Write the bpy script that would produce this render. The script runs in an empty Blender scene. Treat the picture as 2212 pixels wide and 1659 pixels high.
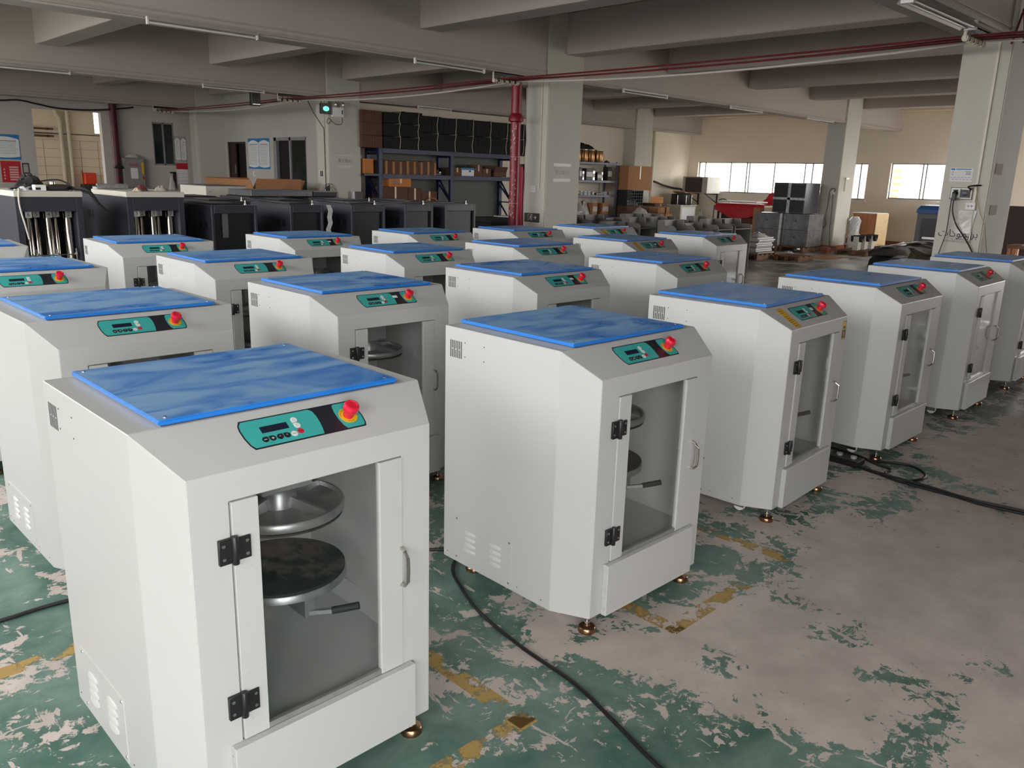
import bpy, bmesh, math, random
from mathutils import Vector, Matrix
random.seed(7)
sc = bpy.context.scene
COL = sc.collection

# ------------------------------------------------------------------ camera, sky, daylight, exposure
F_PX, PITCH, ROLL, HEAD, CAM_Z = 1754.6, -0.2504, 0.0289, 0.7785, 1.6941
cd = bpy.data.cameras.new('camera'); cam = bpy.data.objects.new('camera', cd); COL.objects.link(cam)
cd.sensor_fit = 'HORIZONTAL'; cd.sensor_width = 36.0; cd.lens = F_PX / 2212 * 36.0; cd.clip_start = 0.05; cd.clip_end = 300
fw = Vector((math.sin(HEAD) * math.cos(PITCH), math.cos(HEAD) * math.cos(PITCH), math.sin(PITCH)))
r0 = Vector((math.cos(HEAD), -math.sin(HEAD), 0)); u0 = r0.cross(fw)
R = r0 * math.cos(ROLL) + u0 * math.sin(ROLL); U = -r0 * math.sin(ROLL) + u0 * math.cos(ROLL)
M = Matrix((R, U, -fw)).transposed().to_4x4(); M.translation = (0, 0, CAM_Z); cam.matrix_world = M
sc.camera = cam
sc.view_settings.view_transform = 'Standard'; sc.view_settings.look = 'None'
sc.view_settings.gamma = 1.0; sc.view_settings.use_curve_mapping = False
sc.view_settings.exposure = 1.5
sc.cycles.use_denoising = True
sc.cycles.max_bounces = 10; sc.cycles.diffuse_bounces = 5; sc.cycles.glossy_bounces = 3
sc.cycles.transparent_max_bounces = 12; sc.cycles.transmission_bounces = 4
sc.cycles.sample_clamp_indirect = 8.0
wd = bpy.data.worlds.new('overcast'); sc.world = wd; wd.use_nodes = True
bg = wd.node_tree.nodes['Background']; bg.inputs[0].default_value = (1.0, 0.985, 0.975, 1); bg.inputs[1].default_value = 4.2

def portal(x, y, z, sx, sz, direction):
    l = bpy.data.lights.new('daylight_opening', 'AREA'); l.shape = 'RECTANGLE'; l.size = sx; l.size_y = sz
    l.cycles.is_portal = True
    o = bpy.data.objects.new('daylight_opening', l); COL.objects.link(o); o.location = (x, y, z)
    o.rotation_euler = Vector(direction).to_track_quat('-Z', 'Y').to_euler()

# openings: (axis, const, lo, hi, z0, z1)
NEAR_V, LEFT_U, RIGHT_U, BACK_V, FAR_V, OFF_U, CEIL = -2.2, -2.6, 25.0, 16.85, 23.9, 11.0, 4.3
NEAR_HOLES = [(-2.5, -0.2, 0.0, 3.2), (18.6, 24.8, 0.1, 4.1)]
LEFT_HOLES = [(-1.8, 0.6, 1.6, 3.2), (3.2, 7.6, 2.2, 4.15), (8.0, 13.4, 1.7, 4.15), (14.2, 18.6, 2.0, 4.15)]
RIGHT_HOLES = [(10.55, 11.0, 1.30, 2.36), (11.55, 16.45, 1.36, 2.36), (7.0, 9.88, 1.36, 2.37), (-2.1, 0.8, 0.2, 4.1)]  # last hole is unseen, added to light the back wall and window column
for a, b, z0, z1 in NEAR_HOLES: portal((a + b) / 2, NEAR_V - .02, (z0 + z1) / 2, b - a, z1 - z0, (0, 1, 0))
for a, b, z0, z1 in LEFT_HOLES: portal(LEFT_U - .02, (a + b) / 2, (z0 + z1) / 2, b - a, z1 - z0, (1, 0, 0))
for a, b, z0, z1 in RIGHT_HOLES: portal(RIGHT_U + .25, (a + b) / 2, (z0 + z1) / 2, b - a, z1 - z0, (-1, 0, 0))
portal(4.78, 25.5, 2.1, 1.4, 1.8, (1, 0, 0))

# ------------------------------------------------------------------ materials
def lin(c):
    c = c / 255.0
    return c / 12.92 if c <= 0.04045 else ((c + 0.055) / 1.055) ** 2.4
def S(r, g, b): return (lin(r), lin(g), lin(b), 1)
MATS = {}
def pm(name, col, rough=.5, metal=0.0, var=.06, scale=6.0, bump=0.0, bscale=60.0, spec=.5, coat=0.0, stretch=None):
    if name in MATS: return MATS[name]
    m = bpy.data.materials.new(name); m.use_nodes = True; MATS[name] = m
    nt = m.node_tree; n = nt.nodes; L = nt.links; p = n['Principled BSDF']
    p.inputs['Roughness'].default_value = rough; p.inputs['Metallic'].default_value = metal
    p.inputs['Specular IOR Level'].default_value = spec; p.inputs['Coat Weight'].default_value = coat
    tc = n.new('ShaderNodeTexCoord'); no = n.new('ShaderNodeTexNoise'); no.inputs['Scale'].default_value = scale; no.inputs['Detail'].default_value = 5
    src = tc.outputs['Object']
    if stretch:
        mp = n.new('ShaderNodeMapping'); mp.inputs['Scale'].default_value = stretch; L.new(src, mp.inputs[0]); src = mp.outputs[0]
    L.new(src, no.inputs['Vector'])
    cr = n.new('ShaderNodeValToRGB'); cr.color_ramp.elements[0].position = .3; cr.color_ramp.elements[1].position = .7
    cr.color_ramp.elements[0].color = tuple(max(0, c * (1 - var)) for c in col[:3]) + (1,)
    cr.color_ramp.elements[1].color = tuple(min(1, c * (1 + var)) for c in col[:3]) + (1,)
    L.new(no.outputs['Fac'], cr.inputs[0]); L.new(cr.outputs[0], p.inputs['Base Color'])
    if bump:
        n2 = n.new('ShaderNodeTexNoise'); n2.inputs['Scale'].default_value = bscale; n2.inputs['Detail'].default_value = 4
        L.new(src, n2.inputs['Vector']); b = n.new('ShaderNodeBump'); b.inputs['Strength'].default_value = bump; b.inputs['Distance'].default_value = .01
        L.new(n2.outputs['Fac'], b.inputs['Height']); L.new(b.outputs[0], p.inputs['Normal'])
    return m
def emit(name, col, s):
    m = bpy.data.materials.new(name); m.use_nodes = True; p = m.node_tree.nodes['Principled BSDF']
    p.inputs['Base Color'].default_value = col; p.inputs['Emission Color'].default_value = col; p.inputs['Emission Strength'].default_value = s
    MATS[name] = m; return m
def glass(name, tint, gloss=.06, rough=.02):
    m = bpy.data.materials.new(name); m.use_nodes = True; nt = m.node_tree; n = nt.nodes; n.clear()
    o = n.new('ShaderNodeOutputMaterial'); mx = n.new('ShaderNodeMixShader'); t = n.new('ShaderNodeBsdfTransparent'); g = n.new('ShaderNodeBsdfGlossy')
    t.inputs[0].default_value = tint; g.inputs['Roughness'].default_value = rough; g.inputs[0].default_value = (.9, .9, .9, 1)
    la = n.new('ShaderNodeLayerWeight'); la.inputs['Blend'].default_value = .5
    pw = n.new('ShaderNodeMath'); pw.operation = 'POWER'; pw.inputs[1].default_value = 5.0; nt.links.new(la.outputs['Facing'], pw.inputs[0])
    lw = n.new('ShaderNodeMath'); lw.operation = 'MULTIPLY_ADD'; lw.inputs[1].default_value = .95; lw.inputs[2].default_value = .03; nt.links.new(pw.outputs[0], lw.inputs[0])
    no = n.new('ShaderNodeTexNoise'); no.inputs['Scale'].default_value = 3
    mul = n.new('ShaderNodeMath'); mul.operation = 'MULTIPLY_ADD'; mul.inputs[1].default_value = .02; 
    nt.links.new(no.outputs['Fac'], mul.inputs[0]); nt.links.new(lw.outputs[0], mul.inputs[2])
    nt.links.new(mul.outputs[0], mx.inputs[0]); nt.links.new(t.outputs[0], mx.inputs[1]); nt.links.new(g.outputs[0], mx.inputs[2]); nt.links.new(mx.outputs[0], o.inputs[0])
    MATS[name] = m; return m

PAINT = pm('machine_white_paint', S(190, 191, 189), .34, var=.012, scale=3, bump=.02, bscale=500)
PAINT_IN = pm('chamber_grey_paint', S(200, 200, 198), .42, var=.04, scale=4)
BLACK = pm('black_plastic', S(30, 30, 32), .42, var=.1)
RUBBER = pm('black_rubber', S(36, 36, 37), .7, var=.2, scale=14)
CHROME = pm('brushed_steel', S(190, 186, 180), .25, 1.0, var=.08, scale=40)
ALU = pm('cast_aluminium', S(176, 176, 176), .36, .7, var=.15, scale=20)
COPPER = pm('yellow_zinc_copper', S(166, 128, 100), .28, 1.0, var=.15, scale=30)
TEAL = pm('teal_print', S(62, 170, 165), .3, var=.03)
INK = pm('dark_ink', S(34, 36, 44), .35, var=.05)
LCD = pm('lcd_glass', S(30, 34, 52), .12, var=.05)
WHITEK = pm('white_key', S(225, 226, 225), .4, var=.02)
REDK = pm('red_key', S(200, 40, 60), .4, var=.03)
RED = pm('red_button_plastic', S(214, 28, 58), .36, var=.04, coat=.2)
YELLOW = pm('yellow_label', S(226, 184, 30), .5, var=.05)
ORANGEY = pm('amber_sticker', S(222, 168, 20), .5, var=.05)
CLEAR = pm('pale_collar_plastic', S(196, 176, 140), .25, var=.1)
SILVER = pm('silver_screw', S(205, 205, 205), .25, 1.0, var=.05)
LIDSIDE = pm('blue_lid_edge', S(28, 122, 212), .4, var=.03)
GLASS = glass('clear_door_glass', (.93, .94, .94, 1))
WGLASS = glass('window_glass', (.95, .97, .97, 1))

def lid_top():
    m = bpy.data.materials.new('blue_film_top'); m.use_nodes = True; nt = m.node_tree; n = nt.nodes; L = nt.links; p = n['Principled BSDF']
    tc = n.new('ShaderNodeTexCoord'); oi = n.new('ShaderNodeObjectInfo'); ad = n.new('ShaderNodeVectorMath'); ad.operation = 'ADD'
    sc_ = n.new('ShaderNodeVectorMath'); sc_.operation = 'SCALE'; sc_.inputs['Scale'].default_value = 37.0
    cmb = n.new('ShaderNodeCombineXYZ'); L.new(oi.outputs['Random'], cmb.inputs[0]); L.new(oi.outputs['Random'], cmb.inputs[1])
    L.new(cmb.outputs[0], sc_.inputs[0]); L.new(tc.outputs['Object'], ad.inputs[0]); L.new(sc_.outputs[0], ad.inputs[1])
    mp = n.new('ShaderNodeMapping'); mp.inputs['Scale'].default_value = (3.2, 6.5, 1); mp.inputs['Rotation'].default_value = (0, 0, .6); L.new(ad.outputs[0], mp.inputs[0])
    no = n.new('ShaderNodeTexNoise'); no.inputs['Scale'].default_value = 1.0; no.inputs['Detail'].default_value = 6; no.inputs['Distortion'].default_value = 1.2
    L.new(mp.outputs[0], no.inputs['Vector'])
    cr = n.new('ShaderNodeValToRGB'); cr.color_ramp.elements[0].position = .36; cr.color_ramp.elements[0].color = S(34, 120, 206)
    cr.color_ramp.elements[1].position = .58; cr.color_ramp.elements[1].color = S(126, 170, 214)
    L.new(no.outputs['Fac'], cr.inputs[0]); L.new(cr.outputs[0], p.inputs['Base Color'])
    r = n.new('ShaderNodeMapRange'); r.inputs['From Min'].default_value = .33; r.inputs['From Max'].default_value = .5; r.inputs['To Min'].default_value = .26; r.inputs['To Max'].default_value = .42
    L.new(no.outputs['Fac'], r.inputs['Value']); L.new(r.outputs[0], p.inputs['Roughness']); p.inputs['Specular IOR Level'].default_value = 1.0
    MATS['blue_film_top'] = m; return m
LIDTOP = lid_top()

WALL = pm('warm_plaster', S(236, 224, 206), .85, var=.035, scale=1.1, bump=.05, bscale=30)
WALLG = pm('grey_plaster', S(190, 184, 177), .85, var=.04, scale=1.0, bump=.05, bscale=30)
COLM = pm('column_plaster', S(200, 197, 186), .8, var=.035, scale=1.5, bump=.05, bscale=30)
CEILM = pm('ceiling_plaster', S(186, 177, 170), .9, var=.03, scale=.8, bump=.04, bscale=25)
SKIRT = pm('red_brown_skirting', S(150, 84, 62), .6, var=.15)
PVC = pm('cream_pvc', S(214, 206, 190), .4, var=.04)
ALUF = pm('grey_aluminium_frame', S(150, 150, 150), .45, .3, var=.05)
DARKGL = pm('dark_green_glass', S(26, 36, 30), .12, var=.1)
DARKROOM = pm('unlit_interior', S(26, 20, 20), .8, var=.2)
WHITEP = pm('white_paper', S(226, 226, 226), .7, var=.03)
BLUEP = pm('blue_print', S(36, 120, 180), .6, var=.08)
GREYP = pm('grey_print', S(150, 152, 156), .7, var=.05)
REDP = pm('red_print', S(186, 30, 44), .6, var=.06)
CARD = pm('corrugated_card', S(170, 122, 84), .8, var=.1, scale=5, stretch=(1, 1, 8))
CARDD = pm('brown_card', S(96, 66, 50), .85, var=.14, scale=5, stretch=(8, 1, 1))
CARDO = pm('orange_card', S(196, 124, 66), .8, var=.08)
TAPE = pm('shiny_brown_tape', S(196, 164, 126), .2, var=.05)
CABLE_R = pm('dark_red_cable', S(104, 40, 40), .45, var=.15)
CABLE_B = pm('black_cable', S(26, 26, 28), .5, var=.1)
CABLE_W = pm('white_cable', S(206, 200, 190), .5, var=.05)
CERAM = pm('cream_porcelain', S(206, 200, 176), .25, var=.05)
STEELD = pm('dark_bracket_steel', S(74, 66, 62), .5, .6, var=.15)
RACKB = pm('blue_rack_steel', S(24, 35, 70), .45, var=.1)
RACKG = pm('slate_rack_steel', S(106, 108, 124), .4, .3, var=.08)
CABI = pm('charcoal_cabinet_paint', S(50, 52, 61), .38, var=.05)
CABD = pm('dark_cabinet_front', S(23, 23, 27), .4, var=.08)
CABT = pm('brushed_cabinet_top', S(116, 116, 120), .3, .5, var=.08)
SLAB = pm('pale_grey_slab', S(196, 192, 180), .5, var=.03)
TUBE = pm('polished_canister', S(214, 206, 196), .14, 1.0, var=.12, scale=3, stretch=(6, 6, .3))
FOAM = pm('black_foam', S(30, 28, 26), .9, var=.2, scale=8)
STRAP = pm('white_strap', S(196, 192, 182), .6, var=.05)
PIPER = pm('dark_red_pipe_paint', S(128, 24, 38), .4, var=.2, scale=9)
SHEET = pm('grey_sheet_metal', S(124, 122, 118), .5, .15, var=.05)
WRAP = pm('stretch_wrapped_grey', S(122, 122, 124), .25, var=.25, scale=7, bump=.4, bscale=22)
WRAPF = pm('film_strip', S(196, 196, 196), .2, var=.3, scale=20, bump=.6, bscale=30)
PLY = pm('pale_plywood', S(226, 196, 150), .7, var=.1, scale=3, stretch=(2, 2, 9))
PINE = pm('red_pine_board', S(176, 116, 78), .65, var=.2, scale=3, stretch=(9, 9, .8))
WOOD = pm('rough_pallet_wood', S(128, 96, 72), .8, var=.2, scale=5)
WOODO = pm('varnished_orange_wood', S(178, 104, 48), .45, var=.15, scale=5, stretch=(8, 8, 1))
CLOTHR = pm('red_tarpaulin', S(196, 36, 48), .5, var=.12, bump=.3, bscale=14)
MATT = pm('dark_olive_mat', S(66, 62, 56), .75, var=.2, scale=6, bump=.3, bscale=15)
MATK = pm('black_mat', S(30, 29, 30), .7, var=.2, bump=.3, bscale=15)
BRONZE = pm('bronze_tin', S(170, 126, 84), .3, .8, var=.15)
TUBEW = pm('white_tube_glass', S(222, 222, 216), .3, var=.02)
FIXT = pm('fixture_grey', S(176, 172, 166), .4, .3, var=.05)
LAMPG = emit('green_sign_light', (0.05, .9, .25, 1), 2.2)
BLUEL = pm('navy_lid', S(40, 84, 148), .45, var=.05)
BAG = pm('translucent_plastic_bag', S(206, 204, 196), .25, var=.12, scale=12, bump=.5, bscale=18)

def floor_mat():
    m = bpy.data.materials.new('worn_green_floor_paint'); m.use_nodes = True; nt = m.node_tree; n = nt.nodes; L = nt.links; p = n['Principled BSDF']
    tc = n.new('ShaderNodeTexCoord'); sp = n.new('ShaderNodeSeparateXYZ'); L.new(tc.outputs['Object'], sp.inputs[0])
    def noise(scale, detail, dist=0.0, rough=.6, stretch=None):
        t = n.new('ShaderNodeTexNoise'); t.inputs['Scale'].default_value = scale; t.inputs['Detail'].default_value = detail
        t.inputs['Distortion'].default_value = dist; t.inputs['Roughness'].default_value = rough
        if stretch:
            mp = n.new('ShaderNodeMapping'); mp.inputs['Scale'].default_value = stretch[0]; mp.inputs['Rotation'].default_value = (0, 0, stretch[1]); L.new(tc.outputs['Object'], mp.inputs[0]); L.new(mp.outputs[0], t.inputs['Vector'])
        else: L.new(tc.outputs['Object'], t.inputs['Vector'])
        return t.outputs['Fac']
    def mth(op, a, b=None, c=None):
        t = n.new('ShaderNodeMath'); t.operation = op
        for i, x in enumerate((a, b, c)):
            if x is None: continue
            if isinstance(x, (int, float)): t.inputs[i].default_value = x
            else: L.new(x, t.inputs[i])
        return t.outputs[0]
    def rng(v, a, b, c, d):
        t = n.new('ShaderNodeMapRange'); t.interpolation_type = 'SMOOTHSTEP'; L.new(v, t.inputs['Value'])
        for k, x in zip(('From Min', 'From Max', 'To Min', 'To Max'), (a, b, c, d)): t.inputs[k].default_value = x
        return t.outputs[0]
    x, y = sp.outputs['X'], sp.outputs['Y']
    along = rng(x, 1.4, 3.0, -.03, .145)                    # paint more worn along the aisle away from the wall
    aisle = rng(y, 2.3, 1.1, 0, 1)
    wear = mth('MULTIPLY', along, aisle)
    wear = mth('ADD', wear, mth('MULTIPLY', mth('SUBTRACT', noise(.95, 3, .5), .5), .62))
    mid = mth('MULTIPLY', mth('SUBTRACT', noise(3.6, 6, .8, .62), .5), .62)
    fine = mth('MULTIPLY', mth('SUBTRACT', noise(21, 8, .6, .7), .5), .42)
    v = mth('ADD', mth('ADD', wear, mid), fine)
    patch = rng(v, .03, .046, 0, 1)
    dens = mth('ADD', mth('MULTIPLY', wear, .35), mth('MULTIPLY', noise(2.2, 3), .28))
    ch1 = mth('ADD', noise(15, 6, 1.1, .6, ((1.0, .34, 1), .55)), dens)
    ch2 = mth('ADD', noise(19, 6, .9, .6, ((.4, 1.0, 1), -.35)), dens)
    chips = mth('MAXIMUM', rng(ch1, .755, .77, 0, 1), rng(ch2, .775, .79, 0, 1))
    bare = mth('MAXIMUM', patch, chips)
    # bare concrete / paint colours
    c1 = n.new('ShaderNodeValToRGB'); c1.color_ramp.elements[0].color = S(184, 173, 166); c1.color_ramp.elements[1].color = S(210, 199, 192)
    c1.color_ramp.elements[0].position = .3; c1.color_ramp.elements[1].position = .7; L.new(noise(5, 6), c1.inputs[0])
    c2 = n.new('ShaderNodeValToRGB'); c2.color_ramp.elements[0].color = S(66, 102, 91); c2.color_ramp.elements[1].color = S(126, 152, 143)
    c2.color_ramp.elements[0].position = .32; c2.color_ramp.elements[1].position = .72; L.new(noise(3.2, 8, .5, .65), c2.inputs[0])
    far = rng(x, 5.0, 9.0, 0, .85)
    c3 = n.new('ShaderNodeMixRGB'); L.new(far, c3.inputs[0]); L.new(c2.outputs[0], c3.inputs[1]); c3.inputs[2].default_value = S(112, 106, 98)
    mx = n.new('ShaderNodeMixRGB'); L.new(bare, mx.inputs[0]); L.new(c3.outputs[0], mx.inputs[1]); L.new(c1.outputs[0], mx.inputs[2])
    L.new(mx.outputs[0], p.inputs['Base Color'])
    L.new(rng(bare, 0, 1, .38, .6), p.inputs['Roughness']); p.inputs['Specular IOR Level'].default_value = .35
    b = n.new('ShaderNodeBump'); b.inputs['Strength'].default_value = .12; b.inputs['Distance'].default_value = .004; L.new(mth('SUBTRACT', 1, bare), b.inputs['Height']); L.new(b.outputs[0], p.inputs['Normal'])
    return m
def mark_mat():
    m = bpy.data.materials.new('worn_yellow_line_paint'); m.use_nodes = True; nt = m.node_tree; n = nt.nodes; L = nt.links; p = n['Principled BSDF']
    p.inputs['Base Color'].default_value = S(190, 160, 96); p.inputs['Roughness'].default_value = .6
    tc = n.new('ShaderNodeTexCoord'); t = n.new('ShaderNodeTexNoise'); t.inputs['Scale'].default_value = 9; t.inputs['Detail'].default_value = 8; t.inputs['Roughness'].default_value = .68
    L.new(tc.outputs['Object'], t.inputs['Vector']); r = n.new('ShaderNodeMapRange'); L.new(t.outputs['Fac'], r.inputs['Value'])
    r.inputs['From Min'].default_value = .47; r.inputs['From Max'].default_value = .53; r.inputs['To Min'].default_value = 0; r.inputs['To Max'].default_value = .8; L.new(r.outputs[0], p.inputs['Alpha'])
    return m

# ------------------------------------------------------------------ mesh builder
class MB:
    def __init__(s): s.v = []; s.f = []; s.m = []; s.sm = []
    def add(s, vs, fs, mat=0, smooth=False, T=None):
        b = len(s.v)
        s.v += [tuple(T @ Vector(v)) if T is not None else tuple(v) for v in vs]
        for f in fs: s.f.append([b + i for i in f]); s.m.append(mat); s.sm.append(smooth)
        return s
    def box(s, x0, x1, y0, y1, z0, z1, mat=0, T=None):
        vs = [(x0, y0, z0), (x1, y0, z0), (x1, y1, z0), (x0, y1, z0), (x0, y0, z1), (x1, y0, z1), (x1, y1, z1), (x0, y1, z1)]
        return s.add(vs, [(0, 3, 2, 1), (4, 5, 6, 7), (0, 1, 5, 4), (1, 2, 6, 5), (2, 3, 7, 6), (3, 0, 4, 7)], mat, False, T)
    def lathe(s, prof, n=20, mat=0, T=None, smooth=True, a0=0.0):
        vs = []; fs = []
        for r, z in prof:
            for k in range(n): a = a0 + 2 * math.pi * k / n; vs.append((r * math.cos(a), r * math.sin(a), z))
        for i in range(len(prof) - 1):
            for k in range(n):
                k2 = (k + 1) % n; fs.append((i * n + k, i * n + k2, (i + 1) * n + k2, (i + 1) * n + k))
        fs.append(tuple(range(n - 1, -1, -1))); fs.append(tuple((len(prof) - 1) * n + k for k in range(n)))
        return s.add(vs, fs, mat, smooth, T)
    def cyl(s, c, r, h, axis='z', n=14, mat=0, T=None, r2=None):
        A = {'z': Matrix(), 'x': Matrix.Rotation(math.pi / 2, 4, 'Y'), 'y': Matrix.Rotation(-math.pi / 2, 4, 'X')}[axis]
        t = Matrix.Translation(c) @ A
        return s.lathe([(r, 0), (r if r2 is None else r2, h)], n, mat, (T @ t) if T is not None else t)
    def tube(s, pts, r, n=6, mat=0, closed=False):
        pts = [Vector(p) for p in pts]; vs = []; fs = []; N = len(pts)
        for i, p in enumerate(pts):
            a = pts[i - 1] if i else pts[0]; b = pts[i + 1] if i < N - 1 else pts[-1]
            d = (b - a).normalized(); up = Vector((0, 0, 1)) if abs(d.z) < .9 else Vector((1, 0, 0))
            e1 = d.cross(up).normalized(); e2 = d.cross(e1)
            for k in range(n): t = 2 * math.pi * k / n; vs.append(p + e1 * (r * math.cos(t)) + e2 * (r * math.sin(t)))
        for i in range(N - 1):
            for k in range(n): k2 = (k + 1) % n; fs.append((i * n + k, (i + 1) * n + k, (i + 1) * n + k2, i * n + k2))
        fs.append(tuple(range(n))); fs.append(tuple((N - 1) * n + k for k in range(n - 1, -1, -1)))
        return s.add(vs, fs, mat, True)
    def bar(s, a, b, w, h, mat=0):
        a = Vector(a); b = Vector(b); d = b - a; q = d.to_track_quat('X', 'Z').to_matrix().to_4x4()
        return s.box(0, d.length, -w / 2, w / 2, -h / 2, h / 2, mat, Matrix.Translation(a) @ q)
    def prism(s, poly, z0, z1, mat=0, T=None):
        n = len(poly); vs = [(x, y, z0) for x, y in poly] + [(x, y, z1) for x, y in poly]
        fs = [tuple(range(n - 1, -1, -1)), tuple(range(n, 2 * n))] + [(i, (i + 1) % n, n + (i + 1) % n, n + i) for i in range(n)]
        return s.add(vs, fs, mat, False, T)
    def out(s, name, mats, parent=None, loc=None, bevel=0.0, seg=1, rotz=0.0, fix=True):
        me = bpy.data.meshes.new(name); me.from_pydata(s.v, [], s.f)
        for m in (mats if isinstance(mats, (list, tuple)) else [mats]): me.materials.append(m)
        for p, mi, sm in zip(me.polygons, s.m, s.sm): p.material_index = mi; p.use_smooth = sm
        bm = bmesh.new(); bm.from_mesh(me)
        if fix: bmesh.ops.recalc_face_normals(bm, faces=bm.faces)
        if bevel:
            ed = [e for e in bm.edges if len(e.link_faces) == 2 and e.calc_face_angle(0) > .5]
            bmesh.ops.bevel(bm, geom=ed, offset=bevel, segments=seg, affect='EDGES', clamp_overlap=True)
        bm.to_mesh(me); bm.free()
        if any(s.sm): me.set_sharp_from_angle(angle=math.radians(40))
        o = bpy.data.objects.new(name, me); COL.objects.link(o)
        if parent is not None: o.parent = parent
        if loc is not None: o.location = loc
        if rotz: o.rotation_euler = (0, 0, rotz)
        return o

def tag(o, label=None, cat=None, group=None, kind=None):
    if label: o['label'] = label
    if cat: o['category'] = cat
    if group: o['group'] = group
    if kind: o['kind'] = kind
    return o
def thing(name, label, cat, loc=(0, 0, 0), rotz=0.0, group=None):
    o = bpy.data.objects.new(name, None); COL.objects.link(o); o.location = loc; o.rotation_euler = (0, 0, rotz); o.empty_display_size = .1
    return tag(o, label, cat, group)
def struct(o): o['kind'] = 'structure'; return o
def copy_tree(o, parent=None):
    c = o.copy(); COL.objects.link(c); c.parent = parent
    for ch in list(o.children): copy_tree(ch, c)
    return c
def text_mesh(body, size, depth=0.0):
    cu = bpy.data.curves.new('lettering', 'FONT'); cu.body = body; cu.size = size; cu.align_x = 'CENTER'; cu.align_y = 'CENTER'; cu.extrude = depth; cu.resolution_u = 2
    o = bpy.data.objects.new('lettering', cu); COL.objects.link(o)
    dg = bpy.context.evaluated_depsgraph_get(); dg.update()
    me = bpy.data.meshes.new_from_object(o.evaluated_get(dg)); bpy.data.objects.remove(o); bpy.data.curves.remove(cu)
    return me
def text_obj(body, size, m, T, parent=None, name='lettering', stretch=1.0):
    me = text_mesh(body, size); me.materials.clear(); me.materials.append(m)
    me.transform(T @ Matrix.Diagonal((stretch, 1, 1, 1)))
    o = bpy.data.objects.new(name, me); COL.objects.link(o)
    if parent is not None: o.parent = parent
    return o
def facing(x, y, z, d):
    """matrix whose local X runs rightwards and Y upwards on a wall that faces direction d ('-x','-y')"""
    X = {'-y': Vector((1, 0, 0)), '-x': Vector((0, -1, 0))}[d]; Y = Vector((0, 0, 1)); Z = X.cross(Y)
    m = Matrix((X, Y, Z)).transposed().to_4x4(); m.translation = (x, y, z); return m

#SECTION room
# ------------------------------------------------------------------ the room
fl = struct(MB().box(LEFT_U - .3, RIGHT_U + .3, NEAR_V - .3, 28, -.2, 0).out('floor', floor_mat()))
cl = struct(MB().box(LEFT_U - .3, RIGHT_U + .3, NEAR_V - .3, FAR_V + .2, CEIL, CEIL + .2).box(4.8, OFF_U + .2, FAR_V + .2, 27.5, CEIL, CEIL + .2).out('ceiling', CEILM))
def holed(axis, c0, c1, lo, hi, z0, z1, holes, name, mats):
    """wall slab between c0..c1 on its normal axis, with rectangular holes (a,b,za,zb)"""
    xs = sorted({lo, hi} | {h[0] for h in holes} | {h[1] for h in holes}); zs = sorted({z0, z1} | {h[2] for h in holes} | {h[3] for h in holes})
    mb = MB()
    for i in range(len(xs) - 1):
        run = None
        for j in range(len(zs) - 1):
            a, b, za, zb = xs[i], xs[i + 1], zs[j], zs[j + 1]
            solid = not any(h[0] <= a and b <= h[1] and h[2] <= za and zb <= h[3] for h in holes)
            if solid: run = (run[0], zb) if run else (za, zb)
            if (not solid or j == len(zs) - 2) and run:
                if axis == 'y': mb.box(a, b, c0, c1, run[0], run[1])
                else: mb.box(c0, c1, a, b, run[0], run[1])
                run = None
    return struct(mb.out(name, mats))
holed('x', RIGHT_U, RIGHT_U + .24, NEAR_V, BACK_V + .2, 0, CEIL, RIGHT_HOLES, 'wall_right', WALL)
struct(MB().box(OFF_U, RIGHT_U + .24, BACK_V, BACK_V + .2, 0, CEIL).out('wall_back', WALL))
holed('x', OFF_U, OFF_U + .2, BACK_V + .2, FAR_V, 0, CEIL, [(21.9, 23.02, 0, 2.41), (18.69, 20.36, 0, 2.5)], 'wall_office', WALLG)
holed('y', FAR_V, FAR_V + .2, LEFT_U, OFF_U + .2, 0, CEIL, [(6.30, 7.94, 0, 3.02), (9.27, 9.86, 1.72, 2.87)], 'wall_far', WALLG)
holed('x', LEFT_U - .24, LEFT_U, NEAR_V, FAR_V + .2, 0, CEIL, LEFT_HOLES, 'wall_left', WALLG)
holed('y', NEAR_V - .24, NEAR_V, LEFT_U, RIGHT_U, 0, CEIL, NEAR_HOLES, 'wall_near', pm('dark_lower_plaster', S(112, 106, 100), .85, var=.06, scale=1.2))
# store rooms behind the dark doorways
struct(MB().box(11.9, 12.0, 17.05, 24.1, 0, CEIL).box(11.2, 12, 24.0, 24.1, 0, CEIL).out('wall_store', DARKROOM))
# the tiled yard room seen through the far opening
holed('y', 27.3, 27.5, 4.8, 11.2, 0, CEIL, [(8.86, 9.02, 2.6, 3.2)], 'wall_yard', WALL)
holed('x', 4.8, 5.0, FAR_V + .2, 27.3, 0, CEIL, [(24.8, 26.2, 1.2, 3.0)], 'wall_yard_left', WALL)  # unseen side opening, added to brighten the yard room
struct(MB().box(10.2, 10.4, FAR_V + .2, 27.3, 0, CEIL).out('wall_yard_right', WALL))
tj = MB()
for z in (1.35, 1.6, 1.85, 2.1, 2.35): tj.box(5.0, 10.2, 27.292, 27.3, z, z + .008)
for x in (7.4, 7.9, 8.4, 8.9, 9.4): tj.box(x, x + .008, 27.292, 27.3, .8, 2.35)
struct(tj.out('trim_yard_joints', pm('tile_joint', S(150, 136, 118), .8)))

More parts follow.
